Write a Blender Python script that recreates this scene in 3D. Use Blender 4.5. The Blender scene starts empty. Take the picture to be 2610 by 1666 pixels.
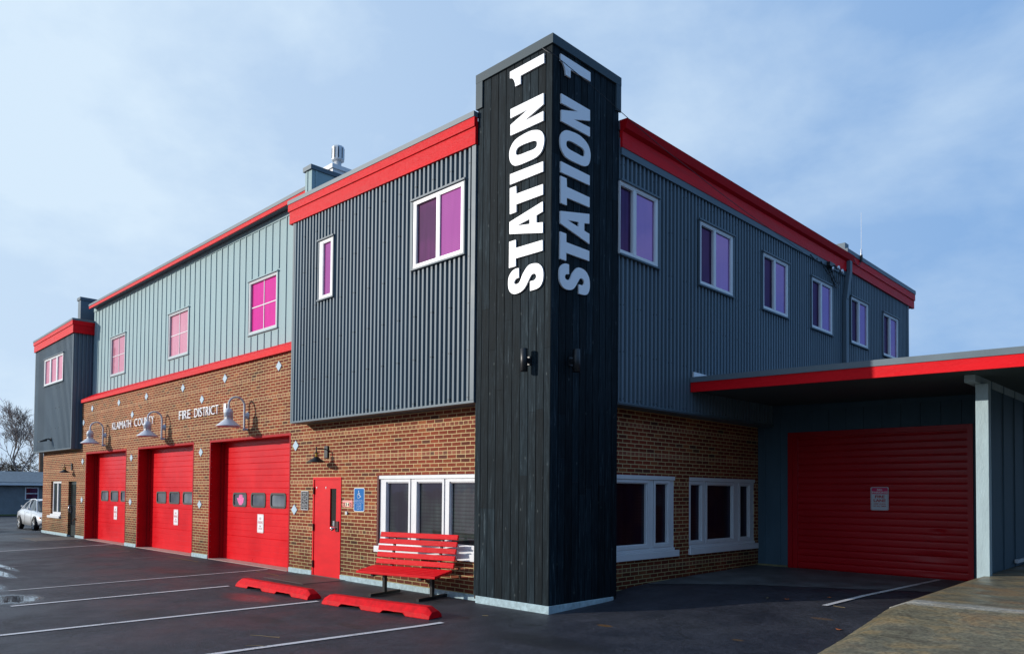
import bpy, math, random
from mathutils import Vector, Matrix, Euler
R = math.radians
sc = bpy.context.scene
col = sc.collection
rnd = random.Random(7)

# ---------------------------------------------------------------- camera, sky, sun, exposure
def cam_axes(yaw, pitch, roll):
    cy, sy = math.cos(yaw), math.sin(yaw); cp, sp = math.cos(pitch), math.sin(pitch)
    f = Vector((-sy*cp, cy*cp, sp)); r = Vector((cy, sy, 0)); u = r.cross(f)
    cr, sr = math.cos(roll), math.sin(roll)
    return r*cr + u*sr, u*cr - r*sr, f
cr_, cu_, cf_ = cam_axes(0.77724, 0.027136, 0.008624)
cd = bpy.data.cameras.new('camera'); cam = bpy.data.objects.new('camera', cd); col.objects.link(cam)
m = Matrix((cr_, cu_, -cf_)).transposed().to_4x4(); m.translation = Vector((7.4238, -8.3266, 1.8761))
cam.matrix_world = m
cd.sensor_width = 36; cd.lens = 1922.2/2610*36; cd.shift_x = -0.0005; cd.shift_y = 0.1412
cd.clip_start = .05; cd.clip_end = 5000
sc.camera = cam
SUN = Vector((0.84, 1.0, -0.38)).normalized()        # the way the sunlight travels
sd = -SUN; ELEV = math.asin(sd.z); AZ = math.atan2(sd.x, sd.y)
ld = bpy.data.lights.new('sun', 'SUN'); ld.energy = 5.0; ld.angle = R(.6); ld.color = (1, .94, .85)
sun = bpy.data.objects.new('sun', ld); col.objects.link(sun); sun.rotation_euler = SUN.to_track_quat('-Z', 'Y').to_euler()
w = bpy.data.worlds.new('World'); sc.world = w; w.use_nodes = True
nt = w.node_tree; nt.nodes.clear()
def N(t, nt=nt, **k):
    n = nt.nodes.new(t)
    for a, b in k.items(): setattr(n, a, b)
    return n
sky = N('ShaderNodeTexSky', sky_type='NISHITA', sun_disc=False, sun_elevation=ELEV, sun_rotation=AZ, altitude=300, air_density=1.0, dust_density=.8, ozone_density=1.6)
tc = N('ShaderNodeTexCoord'); mp = N('ShaderNodeMapping'); mp.inputs['Scale'].default_value = (1.0, 1.0, 1.9); mp.inputs['Rotation'].default_value = (0, .25, .6)
nz = N('ShaderNodeTexNoise'); nz.inputs['Scale'].default_value = 3.0; nz.inputs['Detail'].default_value = 9; nz.inputs['Roughness'].default_value = .56; nz.inputs['Distortion'].default_value = .15
rp = N('ShaderNodeValToRGB'); rp.color_ramp.elements[0].position = .43; rp.color_ramp.elements[1].position = .74
rp.color_ramp.elements[0].color = (.0, .0, .0, 1); rp.color_ramp.elements[1].color = (.46, .44, .43, 1)
# a thin veil of cloud, thicker in the half of the sky nearer the sun
dt = N('ShaderNodeVectorMath', operation='DOT_PRODUCT'); dt.inputs[1].default_value = (-.93, -.37, 0)
ml = N('ShaderNodeMapRange'); ml.inputs[1].default_value = -.45; ml.inputs[2].default_value = .95; ml.inputs[3].default_value = .02; ml.inputs[4].default_value = .88
mm = N('ShaderNodeMath', operation='ADD', use_clamp=True); vb = N('ShaderNodeMix', data_type='RGBA'); vb.inputs['Factor'].default_value = .85; vb.inputs['B'].default_value = (1.40, 3.55, 7.5, 1)
mx = N('ShaderNodeMix', data_type='RGBA'); mx.inputs['B'].default_value = (6.7, 8.2, 9.7, 1)
bg = N('ShaderNodeBackground'); bg.inputs['Strength'].default_value = .13; ow = N('ShaderNodeOutputWorld')
L = nt.links.new
L(tc.outputs['Generated'], mp.inputs[0]); L(mp.outputs[0], nz.inputs[0]); L(nz.outputs[0], rp.inputs[0])
L(tc.outputs['Generated'], dt.inputs[0]); L(dt.outputs['Value'], ml.inputs[0])
L(rp.outputs[0], mm.inputs[0]); L(ml.outputs[0], mm.inputs[1]); L(mm.outputs[0], mx.inputs['Factor'])
L(sky.outputs[0], vb.inputs['A']); L(vb.outputs['Result'], mx.inputs['A']); L(mx.outputs['Result'], bg.inputs[0]); L(bg.outputs[0], ow.inputs[0])
sc.view_settings.view_transform = 'Standard'; sc.view_settings.look = 'None'; sc.view_settings.exposure = -0.35; sc.view_settings.gamma = 1
sc.render.engine = 'CYCLES'

# ---------------------------------------------------------------- mesh helpers
class MB:
    def __init__(s): s.v = []; s.f = []; s.sm = []
    def add(s, v, f, smooth=False):
        b = len(s.v); s.v += [tuple(p) for p in v]; s.f += [tuple(i+b for i in q) for q in f]; s.sm += [smooth]*len(f); return s
    def hexa(s, p):          # p: 4 bottom (ccw) + 4 top
        return s.add(p, [(3,2,1,0),(4,5,6,7),(0,1,5,4),(1,2,6,5),(2,3,7,6),(3,0,4,7)])
    def box(s, x0, x1, y0, y1, z0, z1):
        x0, x1 = sorted((x0, x1)); y0, y1 = sorted((y0, y1)); z0, z1 = sorted((z0, z1))
        return s.hexa([(x0,y0,z0),(x1,y0,z0),(x1,y1,z0),(x0,y1,z0),(x0,y0,z1),(x1,y0,z1),(x1,y1,z1),(x0,y1,z1)])
    def quad(s, a, b, c, d): return s.add([a,b,c,d], [(0,1,2,3)])
    def prism(s, poly, fn, d0, d1):       # poly 2D -> fn(u,v,d) 3D
        n = len(poly)
        v = [fn(u, w_, d0) for u, w_ in poly] + [fn(u, w_, d1) for u, w_ in poly]
        f = [tuple(range(n-1, -1, -1)), tuple(range(n, 2*n))] + [(i, (i+1) % n, (i+1) % n+n, i+n) for i in range(n)]
        return s.add(v, f)
    def tube(s, pts, r, n=8, cap=True, smooth=True):
        pts = [Vector(p) for p in pts]; k = len(pts)
        rr = r if isinstance(r, (list, tuple)) else [r]*k
        up = None; V = []
        for i, p in enumerate(pts):
            t = (pts[min(i+1, k-1)] - pts[max(i-1, 0)]).normalized()
            if up is None: up = Vector((0,0,1)) if abs(t.z) < .9 else Vector((1,0,0))
            a = t.cross(up).normalized(); up = a.cross(t).normalized()
            for j in range(n):
                q = 2*math.pi*j/n; V.append(p + (a*math.cos(q) + up*math.sin(q))*rr[i])
        F = [(i*n+j, i*n+(j+1) % n, (i+1)*n+(j+1) % n, (i+1)*n+j) for i in range(k-1) for j in range(n)]
        s.add(V, F, smooth)
        if cap and n > 4: s.add(V[:n], [tuple(range(n-1, -1, -1))]); s.add(V[-n:], [tuple(range(n))])
        return s
    def lathe(s, prof, c, n=24, smooth=True, axis='z'):   # prof list of (r, h)
        V = []
        for r, h in prof:
            for j in range(n):
                q = 2*math.pi*j/n; a, b = r*math.cos(q), r*math.sin(q)
                V.append({'z': (c[0]+a, c[1]+b, c[2]+h), 'y': (c[0]+a, c[1]+h, c[2]+b), 'x': (c[0]+h, c[1]+a, c[2]+b)}[axis])
        F = [(i*n+j, i*n+(j+1) % n, (i+1)*n+(j+1) % n, (i+1)*n+j) for i in range(len(prof)-1) for j in range(n)]
        return s.add(V, F, smooth)
    def build(s, name, m, parent=None, loc=None, bevel=0):
        me = bpy.data.meshes.new(name)
        o0 = Vector(loc) if loc is not None else (parent['_o'] if parent is not None and '_o' in parent else None)
        off = Vector((0,0,0))
        if parent is not None: off = ORG[parent.name]
        elif loc is not None: off = Vector(loc)
        me.from_pydata([tuple(Vector(p)-off) for p in s.v], [], s.f)
        for p, q in zip(me.polygons, s.sm): p.use_smooth = q
        me.materials.append(m); me.update()
        import bmesh
        bm = bmesh.new(); bm.from_mesh(me); bmesh.ops.recalc_face_normals(bm, faces=bm.faces); bm.to_mesh(me); bm.free()
        o = bpy.data.objects.new(name, me); col.objects.link(o)
        if parent is not None: o.parent = parent; ORG[o.name] = ORG[parent.name]
        else:
            ORG[o.name] = off; o.location = off
        if bevel:
            b = o.modifiers.new('bevel', 'BEVEL'); b.width = bevel; b.segments = 2; b.limit_method = 'ANGLE'
        return o
ORG = {}
def tag(o, label=None, cat=None, group=None, kind=None):
    if label: o['label'] = label
    if cat: o['category'] = cat
    if group: o['group'] = group
    if kind: o['kind'] = kind
    return o
def empty(name, loc, label, cat, group=None):
    o = bpy.data.objects.new(name, None); col.objects.link(o); o.location = loc; ORG[o.name] = Vector(loc); o.empty_display_size = .2
    return tag(o, label, cat, group)
def struct(name, mb, m): return tag(mb.build(name, m), kind='structure')
def copy_tree(o, dloc, label, group=None, parent=None):
    c = o.copy(); col.objects.link(c)
    if parent is None: c.location = Vector(o.location)+Vector(dloc); c['label'] = label; ORG[c.name] = ORG[o.name]+Vector(dloc)
    else: c.parent = parent; ORG[c.name] = ORG[parent.name]
    if group and parent is None: c['group'] = group
    for ch in list(o.children): copy_tree(ch, None, None, None, c)
    return c
def WP(ax, pl, a, o, z): return (a, pl-o, z) if ax == 'x' else (pl+o, a, z)
def wbox(mb, ax, pl, a0, a1, o0, o1, z0, z1):
    p, q = WP(ax, pl, a0, o0, z0), WP(ax, pl, a1, o1, z1); return mb.box(p[0], q[0], p[1], q[1], p[2], q[2])
def wall(mb, ax, pl, a0, a1, z0, z1, holes=(), depth=.3):
    A = sorted({a0, a1} | {h[i] for h in holes for i in (0,1) if a0 < h[i] < a1}); Z = sorted({z0, z1} | {h[i] for h in holes for i in (2,3) if z0 < h[i] < z1})
    for i in range(len(A)-1):
        for j in range(len(Z)-1):
            ca, cz = (A[i]+A[i+1])/2, (Z[j]+Z[j+1])/2
            if any(h[0] < ca < h[1] and h[2] < cz < h[3] for h in holes): continue
            mb.quad(*[WP(ax, pl, a, 0, z) for a, z in ((A[i],Z[j]),(A[i+1],Z[j]),(A[i+1],Z[j+1]),(A[i],Z[j+1]))])
    for h in holes:
        b0, b1, y0, y1 = max(h[0],a0), min(h[1],a1), max(h[2],z0), min(h[3],z1)
        for (p, q) in (((b0,y0),(b0,y1)), ((b1,y0),(b1,y1)), ((b0,y1),(b1,y1)), ((b0,y0),(b1,y0)))[:3 if h[2] < z0 else 4]:
            mb.quad(WP(ax,pl,p[0],0,p[1]), WP(ax,pl,q[0],0,q[1]), WP(ax,pl,q[0],-depth,q[1]), WP(ax,pl,p[0],-depth,p[1]))
    return mb
def corrugated(mb, ax, pl, a0, a1, z0f, z1f, holes=(), pitch=.1205, d=.046, top=.046, slope=.006, ph=0):
    pts = []; a = a0-ph
    while a < a1+pitch:
        for da, o in ((0,0),(slope,d),(slope+top,d),(2*slope+top,0)): pts.append((a+da, o))
        a += pitch
    def off(x):
        for (p, o), (q, o2) in zip(pts, pts[1:]):
            if p <= x <= q: return o+(o2-o)*(x-p)/max(1e-9, q-p)
        return 0
    xs = sorted({round(x, 5) for x in [p[0] for p in pts if a0 < p[0] < a1] + [a0, a1] + [h[i] for h in holes for i in (0,1)]})
    for x, y in zip(xs, xs[1:]):
        if y-x < 1e-4: continue
        o1, o2 = off(x+1e-5)-d, off(y-1e-5)-d
        c = (x+y)/2; hs = sorted([h for h in holes if h[0] < c < h[1]], key=lambda h: h[2])
        zz = [None] + [v for h in hs for v in (h[2], h[3])] + [None]
        for k in range(0, len(zz), 2):
            lo1 = z0f(x) if zz[k] is None else zz[k]; lo2 = z0f(y) if zz[k] is None else zz[k]
            hi1 = z1f(x) if zz[k+1] is None else zz[k+1]; hi2 = z1f(y) if zz[k+1] is None else zz[k+1]
            mb.quad(WP(ax,pl,x,o1,lo1), WP(ax,pl,y,o2,lo2), WP(ax,pl,y,o2,hi2), WP(ax,pl,x,o1,hi1))
    return mb
def runbox(mb, ax, a0, a1, p0, p1, zl, zh):   # long box with sloping bottom / top; p0,p1 perpendicular coordinates
    def P(a, p, z): return (a, p, z) if ax == 'x' else (p, a, z)
    return mb.hexa([P(a0,p0,zl[0]),P(a1,p0,zl[1]),P(a1,p1,zl[1]),P(a0,p1,zl[0]),P(a0,p0,zh[0]),P(a1,p0,zh[1]),P(a1,p1,zh[1]),P(a0,p1,zh[0])])

# ---------------------------------------------------------------- materials
def mat(name, c, rough=.6, metal=0, var=0, vscale=3, bump=0, bscale=30, spec=.5, coat=0, stretch=(1,1,1), c2=None, detail=4):
    m = bpy.data.materials.new(name); m.use_nodes = True; t = m.node_tree; b = t.nodes['Principled BSDF']
    b.inputs['Base Color'].default_value = (*c, 1); b.inputs['Roughness'].default_value = rough; b.inputs['Metallic'].default_value = metal
    b.inputs['Specular IOR Level'].default_value = spec; b.inputs['Coat Weight'].default_value = coat; b.inputs['Coat Roughness'].default_value = .08
    if var or bump:
        tc = t.nodes.new('ShaderNodeTexCoord'); mp = t.nodes.new('ShaderNodeMapping'); mp.inputs['Scale'].default_value = stretch
        t.links.new(tc.outputs['Object'], mp.inputs[0])
    if var:
        n = t.nodes.new('ShaderNodeTexNoise'); n.inputs['Scale'].default_value = vscale; n.inputs['Detail'].default_value = detail; n.inputs['Roughness'].default_value = .62
        r = t.nodes.new('ShaderNodeValToRGB'); r.color_ramp.elements[0].position = .34; r.color_ramp.elements[1].position = .68
        lo = c2 if c2 else tuple(x*(1-var) for x in c)
        r.color_ramp.elements[0].color = (*lo, 1); r.color_ramp.elements[1].color = (*[min(1, x*(1+(0 if c2 else var*.6))) for x in c], 1)
        t.links.new(mp.outputs[0], n.inputs[0]); t.links.new(n.outputs[0], r.inputs[0]); t.links.new(r.outputs[0], b.inputs['Base Color'])
        mr = t.nodes.new('ShaderNodeMapRange'); mr.inputs[3].default_value = max(0, rough-.08); mr.inputs[4].default_value = min(1, rough+.1)
        t.links.new(n.outputs[0], mr.inputs[0]); t.links.new(mr.outputs[0], b.inputs['Roughness'])
    if bump:
        n = t.nodes.new('ShaderNodeTexNoise'); n.inputs['Scale'].default_value = bscale; n.inputs['Detail'].default_value = 5
        u = t.nodes.new('ShaderNodeBump'); u.inputs['Strength'].default_value = bump; u.inputs['Distance'].default_value = .02
        t.links.new(mp.outputs[0], n.inputs[0]); t.links.new(n.outputs[0], u.inputs['Height']); t.links.new(u.outputs[0], b.inputs['Normal'])
    return m
RED = (.70, .003, .010)
M = {}
M['red'] = mat('red_paint', RED, .42, spec=.2, var=.10, vscale=1.5, bump=.05, bscale=60, stretch=(1,1,3))
M['red_wood'] = mat('red_painted_wood', (.72,.003,.010), .5, spec=.15, var=.14, vscale=2, bump=.35, bscale=40, stretch=(.25,.25,4))
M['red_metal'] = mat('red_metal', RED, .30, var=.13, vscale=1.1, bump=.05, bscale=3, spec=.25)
M['red_reveal'] = mat('red_steel_reveal', (.42,.003,.008), .5, var=.12, vscale=2, spec=.15)  # same red paint as the doors, darkened to imitate shade in the jambs
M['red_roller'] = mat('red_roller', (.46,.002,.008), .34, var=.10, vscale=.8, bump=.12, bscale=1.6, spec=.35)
M['red_conc'] = mat('red_painted_concrete', (.68,.004,.011), .55, spec=.1, var=.22, vscale=9, bump=.3, bscale=60)
M['slate'] = mat('slate_corrugated_metal', (.125,.175,.215), .45, var=.12, vscale=.7, spec=.25, stretch=(1,1,.2))
def add_screws(m):
    t = m.node_tree; b = t.nodes['Principled BSDF']; K = t.links.new; Nn = lambda k, **q: N(k, t, **q)
    src = b.inputs['Base Color'].links[0].from_socket
    tc = Nn('ShaderNodeTexCoord'); sp = Nn('ShaderNodeSeparateXYZ'); K(tc.outputs['Object'], sp.inputs[0])
    h = Nn('ShaderNodeMath', operation='SUBTRACT'); K(sp.outputs['X'], h.inputs[0]); K(sp.outputs['Y'], h.inputs[1])
    def cell(x, p, o):
        a = Nn('ShaderNodeMath', operation='MULTIPLY_ADD'); a.inputs[1].default_value = 1/p; a.inputs[2].default_value = o; K(x, a.inputs[0])
        f = Nn('ShaderNodeMath', operation='FRACT'); K(a.outputs[0], f.inputs[0]); g = Nn('ShaderNodeMath', operation='SUBTRACT'); g.inputs[1].default_value = .5; K(f.outputs[0], g.inputs[0])
        q = Nn('ShaderNodeMath', operation='MULTIPLY'); q.inputs[1].default_value = p; K(g.outputs[0], q.inputs[0]); fl = Nn('ShaderNodeMath', operation='FLOOR'); K(a.outputs[0], fl.inputs[0]); return q.outputs[0], fl.outputs[0]
    u, iu = cell(h.outputs[0], .4820, .2); v, iv = cell(sp.outputs['Z'], .78, .1)
    c = Nn('ShaderNodeCombineXYZ'); K(u, c.inputs[0]); K(v, c.inputs[1]); ln = Nn('ShaderNodeVectorMath', operation='LENGTH'); K(c.outputs[0], ln.inputs[0])
    lt = Nn('ShaderNodeMath', operation='LESS_THAN'); lt.inputs[1].default_value = .014; K(ln.outputs['Value'], lt.inputs[0])
    w_, iw = cell(h.outputs[0], .964, .45); wn = Nn('ShaderNodeTexWhiteNoise', noise_dimensions='1D'); K(iw, wn.inputs['W'])
    mr = Nn('ShaderNodeMapRange'); mr.inputs[3].default_value = .88; mr.inputs[4].default_value = 1.10; K(wn.outputs['Value'], mr.inputs[0])
    sc_ = Nn('ShaderNodeVectorMath', operation='SCALE'); K(src, sc_.inputs[0]); K(mr.outputs[0], sc_.inputs['Scale'])
    mx_ = Nn('ShaderNodeMix', data_type='RGBA'); K(lt.outputs[0], mx_.inputs['Factor']); K(sc_.outputs[0], mx_.inputs['A']); mx_.inputs['B'].default_value = (.012,.018,.022,1)
    K(mx_.outputs['Result'], b.inputs['Base Color'])
add_screws(M['slate'])
M['slate_trim'] = mat('slate_trim_metal', (.10,.14,.17), .45, var=.10, vscale=1.5, spec=.3)
M['flash'] = mat('grey_flashing', (.13,.17,.20), .45, var=.12, vscale=2, spec=.3)
M['coping'] = mat('dark_coping', (.060,.085,.10), .5, var=.12, vscale=2, spec=.15)
M['teal'] = mat('pale_teal_siding', (.31,.43,.45), .6, spec=.2, var=.06, vscale=1.2, bump=.06, bscale=40, stretch=(1,1,.3))
M['teal_dark'] = mat('blue_grey_siding', (.075,.13,.17), .6, spec=.15, var=.12, vscale=2, bump=.1, bscale=40, stretch=(1,1,.3))
M['post'] = mat('pale_painted_timber', (.36,.47,.50), .6, var=.12, vscale=6, bump=.25, bscale=45, stretch=(1,1,.3))
M['found'] = mat('pale_blue_painted_concrete', (.36,.48,.52), .75, var=.25, vscale=12, bump=.5, bscale=45)
M['white'] = mat('white_vinyl', (.74,.74,.75), .35, var=.03, vscale=6)
M['offwhite'] = mat('grey_white_vinyl', (.46,.48,.51), .4, var=.04, vscale=6)
M['sign_white'] = mat('white_sheet', (.80,.80,.82), .4, var=.04, vscale=8)
M['letter'] = mat('white_letter_metal', (.90,.90,.92), .4)
M['lamp'] = mat('grey_lamp_enamel', (.58,.60,.65), .42, var=.08, vscale=9)
M['black'] = mat('black_metal', (.012,.013,.015), .4, var=.2, vscale=12)
M['bronze'] = mat('bronze', (.10,.05,.02), .4, metal=.6)
M['diamond'] = mat('pale_blue_diamond', (.42,.53,.62), .6, var=.08, vscale=8)
M['steel'] = mat('bare_steel', (.62,.62,.64), .22, metal=1, var=.1, vscale=20)
M['galv'] = mat('galvanised_metal', (.66,.68,.70), .35, metal=.25, var=.1, vscale=10)
M['rubber'] = mat('tyre_rubber', (.012,.012,.013), .8)
M['sealing'] = mat('dark_seal', (.015,.015,.016), .6)
M['seal_grey'] = mat('grey_seal', (.22,.22,.24), .6)
M['conc_pink'] = mat('pale_threshold_concrete', (.42,.30,.26), .6, var=.2, vscale=6, bump=.3, bscale=40)
M['pad'] = mat('grey_brown_pad', (.13,.115,.10), .7, var=.3, vscale=4, bump=.3, bscale=40)
M['bark'] = mat('grey_bark', (.22,.175,.155), .9, var=.3, vscale=8)
M['bark2'] = mat('rusty_bark', (.22,.12,.07), .9, var=.3, vscale=5)
M['shingle'] = mat('blue_grey_shingles', (.15,.19,.22), .85, var=.25, vscale=6, bump=.3, bscale=12)
M['blue'] = mat('blue_sign', (.0,.13,.40), .5, spec=.15)
M['signblack'] = mat('black_plaque', (.02,.02,.025), .35)
M['signred'] = mat('sign_red', (.70,.02,.03), .4)
M['signpink'] = mat('magenta_sign', (.75,.02,.14), .4)
M['signsalmon'] = mat('salmon_sign', (.80,.22,.18), .4)
M['cream'] = mat('cream_tile', (.80,.72,.52), .4)
M['ink'] = mat('black_ink', (.02,.02,.02), .5)
M['leaf'] = mat('fallen_leaf', (.45,.11,.02), .7, var=.4, vscale=20)
M['straw'] = mat('dry_straw', (.22,.16,.07), .8)
M['grass'] = mat('dull_grass', (.07,.10,.025), .9, var=.4, vscale=4, bump=.5)
M['carsilver'] = mat('silver_car_paint', (.72,.74,.76), .3, metal=.1, coat=.6)
M['cardark'] = mat('dark_blue_car_paint', (.01,.015,.03), .25, metal=.2, coat=.6)
M['carglass'] = mat('car_glass', (.01,.015,.02), .05, spec=.8)
M['amber'] = mat('amber_lens', (.8,.2,.02), .3)
M['clear'] = mat('clear_lamp_glass', (.55,.56,.58), .1, metal=.3)
M['stem_amber'] = mat('amber_bulb', (.85,.45,.02), .3)

def brick_mat(name, ax):
    m = bpy.data.materials.new(name); m.use_nodes = True; t = m.node_tree; b = t.nodes['Principled BSDF']
    Nn = lambda k, **q: N(k, t, **q); K = t.links.new
    tc = Nn('ShaderNodeTexCoord'); sp = Nn('ShaderNodeSeparateXYZ'); cb = Nn('ShaderNodeCombineXYZ'); K(tc.outputs['Object'], sp.inputs[0])
    # a little waviness so courses are not ruler straight
    wn = Nn('ShaderNodeTexNoise'); wn.inputs['Scale'].default_value = 6; K(tc.outputs['Object'], wn.inputs[0])
    wa = Nn('ShaderNodeMath', operation='MULTIPLY_ADD'); wa.inputs[1].default_value = .009; wa.inputs[2].default_value = -.0045; K(wn.outputs[0], wa.inputs[0])
    za = Nn('ShaderNodeMath', operation='ADD'); K(sp.outputs['Z'], za.inputs[0]); K(wa.outputs[0], za.inputs[1])
    xa = Nn('ShaderNodeMath', operation='ADD'); K(sp.outputs['X' if ax == 'x' else 'Y'], xa.inputs[0]); K(wa.outputs[0], xa.inputs[1])
    K(xa.outputs[0], cb.inputs[0]); K(za.outputs[0], cb.inputs[1])
    br = Nn('ShaderNodeTexBrick', offset=.5, offset_frequency=2, squash=.5, squash_frequency=7)
    K(cb.outputs[0], br.inputs['Vector'])
    br.inputs['Scale'].default_value = 1; br.inputs['Brick Width'].default_value = .24; br.inputs['Row Height'].default_value = .0723
    br.inputs['Mortar Size'].default_value = .0066; br.inputs['Mortar Smooth'].default_value = .12; br.inputs['Bias'].default_value = 0
    br.inputs['Color1'].default_value = (0,0,0,1); br.inputs['Color2'].default_value = (1,1,1,1); br.inputs['Mortar'].default_value = (.5,.5,.5,1)
    rc = Nn('ShaderNodeValToRGB'); e = rc.color_ramp.elements
    e[0].position = 0; e[0].color = (.10,.034,.022,1); e[1].position = 1; e[1].color = (.36,.11,.040,1)
    for p, c in ((.07,(.19,.038,.018)),(.35,(.225,.040,.018)),(.6,(.25,.046,.020)),(.9,(.285,.066,.026))):
        q = e.new(p); q.color = (*c, 1)
    K(br.outputs['Color'], rc.inputs[0])
    # header courses (every seventh) are paler and more mixed
    hm = Nn('ShaderNodeMath', operation='MULTIPLY'); hm.inputs[1].default_value = 1/.0723; K(za.outputs[0], hm.inputs[0])
    fl = Nn('ShaderNodeMath', operation='FLOOR'); K(hm.outputs[0], fl.inputs[0])
    md = Nn('ShaderNodeMath', operation='FLOORED_MODULO'); md.inputs[1].default_value = 7; K(fl.outputs[0], md.inputs[0])
    lt = Nn('ShaderNodeMath', operation='LESS_THAN'); lt.inputs[1].default_value = .5; K(md.outputs[0], lt.inputs[0])
    hs = Nn('ShaderNodeHueSaturation'); hs.inputs['Saturation'].default_value = .9; hs.inputs['Value'].default_value = 1.3; hs.inputs['Hue'].default_value = .507
    K(rc.outputs[0], hs.inputs['Color']); K(lt.outputs[0], hs.inputs['Fac'])
    # blotches of colour over whole areas
    n2 = Nn('ShaderNodeTexNoise'); n2.inputs['Scale'].default_value = 1.1; n2.inputs['Detail'].default_value = 5; K(tc.outputs['Object'], n2.inputs[0])
    mr2 = Nn('ShaderNodeMapRange'); mr2.inputs[1].default_value = .3; mr2.inputs[2].default_value = .7; mr2.inputs[3].default_value = .58; mr2.inputs[4].default_value = 1.02; K(n2.outputs[0], mr2.inputs[0])
    vm = Nn('ShaderNodeVectorMath', operation='SCALE'); K(hs.outputs[0], vm.inputs[0]); K(mr2.outputs[0], vm.inputs['Scale'])
    n3 = Nn('ShaderNodeTexNoise'); n3.inputs['Scale'].default_value = 30; n3.inputs['Detail'].default_value = 3; K(tc.outputs['Object'], n3.inputs[0])
    mr3 = Nn('ShaderNodeMapRange'); mr3.inputs[3].default_value = .72; mr3.inputs[4].default_value = 1.28; K(n3.outputs[0], mr3.inputs[0])
    vm3 = Nn('ShaderNodeVectorMath', operation='SCALE'); K(vm.outputs[0], vm3.inputs[0]); K(mr3.outputs[0], vm3.inputs['Scale'])
    mo = Nn('ShaderNodeMix', data_type='RGBA'); K(br.outputs['Fac'], mo.inputs['Factor']); K(vm3.outputs[0], mo.inputs['A']); mo.inputs['B'].default_value = (.60,.45,.23,1)
    # splash dirt on the lowest courses (dirt, with a ragged upper edge)
    dz = Nn('ShaderNodeMath', operation='MULTIPLY_ADD'); dz.inputs[1].default_value = 1.4; K(n2.outputs[0], dz.inputs[0]); K(sp.outputs['Z'], dz.inputs[2])
    dr = Nn('ShaderNodeMapRange'); dr.inputs[1].default_value = .85; dr.inputs[2].default_value = 2.0; dr.inputs[3].default_value = .75; dr.inputs[4].default_value = 0; K(dz.outputs[0], dr.inputs[0])
    dm = Nn('ShaderNodeMix', data_type='RGBA', blend_type='MULTIPLY'); K(dr.outputs[0], dm.inputs['Factor']); K(mo.outputs['Result'], dm.inputs['A']); dm.inputs['B'].default_value = (.42,.55,.50,1)
    K(dm.outputs['Result'], b.inputs['Base Color']); b.inputs['Roughness'].default_value = .8; b.inputs['Specular IOR Level'].default_value = .2
    bu = Nn('ShaderNodeBump', invert=True); bu.inputs['Strength'].default_value = .5; bu.inputs['Distance'].default_value = .01
    ad = Nn('ShaderNodeMath', operation='MULTIPLY_ADD'); ad.inputs[1].default_value = -.35; K(n3.outputs[0], ad.inputs[0]); K(br.outputs['Fac'], ad.inputs[2])
    K(ad.outputs[0], bu.inputs['Height']); K(bu.outputs[0], b.inputs['Normal'])
    return m
M['brickx'] = brick_mat('brick_front', 'x'); M['bricky'] = brick_mat('brick_side', 'y')

def char_mat():
    m = bpy.data.materials.new('charred_boards'); m.use_nodes = True; t = m.node_tree; b = t.nodes['Principled BSDF']
    Nn = lambda k, **q: N(k, t, **q); K = t.links.new
    tc = Nn('ShaderNodeTexCoord'); g = Nn('ShaderNodeNewGeometry')
    mp = Nn('ShaderNodeMapping'); mp.inputs['Scale'].default_value = (13,13,.8); K(tc.outputs['Object'], mp.inputs[0])
    n = Nn('ShaderNodeTexNoise'); n.inputs['Scale'].default_value = 2.4; n.inputs['Detail'].default_value = 8; n.inputs['Roughness'].default_value = .7; n.inputs['Distortion'].default_value = .8; K(mp.outputs[0], n.inputs[0])
    r = Nn('ShaderNodeValToRGB'); e = r.color_ramp.elements; e[0].position = .38; e[0].color = (.002,.006,.009,1); e[1].position = .80; e[1].color = (.17,.20,.215,1)
    q = e.new(.56); q.color = (.008,.016,.022,1); q = e.new(.66); q.color = (.028,.042,.051,1); K(n.outputs[0], r.inputs[0])
    mr = Nn('ShaderNodeMapRange'); mr.inputs[3].default_value = .6; mr.inputs[4].default_value = 1.5; K(g.outputs['Random Per Island'], mr.inputs[0])
    vm = Nn('ShaderNodeVectorMath', operation='SCALE'); K(r.outputs[0], vm.inputs[0]); K(mr.outputs[0], vm.inputs['Scale'])
    # small knots
    mp2 = Nn('ShaderNodeMapping'); mp2.inputs['Scale'].default_value = (7,7,3.2); K(tc.outputs['Object'], mp2.inputs[0])
    vo = Nn('ShaderNodeTexVoronoi'); vo.inputs['Scale'].default_value = 1; K(mp2.outputs[0], vo.inputs[0])
    r2 = Nn('ShaderNodeValToRGB'); e = r2.color_ramp.elements; e[0].position = .03; e[0].color = (.5,.5,.5,1); e[1].position = .10; e[1].color = (0,0,0,1); K(vo.outputs['Distance'], r2.inputs[0])
    kx = Nn('ShaderNodeMix', data_type='RGBA'); K(r2.outputs[0], kx.inputs['Factor']); K(vm.outputs[0], kx.inputs['A']); kx.inputs['B'].default_value = (.12,.14,.14,1)
    K(kx.outputs['Result'], b.inputs['Base Color']); b.inputs['Roughness'].default_value = .7; b.inputs['Specular IOR Level'].default_value = .12
    bu = Nn('ShaderNodeBump'); bu.inputs['Strength'].default_value = .4; bu.inputs['Distance'].default_value = .01; K(n.outputs[0], bu.inputs['Height']); K(bu.outputs[0], b.inputs['Normal'])
    return m
M['char'] = char_mat()

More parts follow.
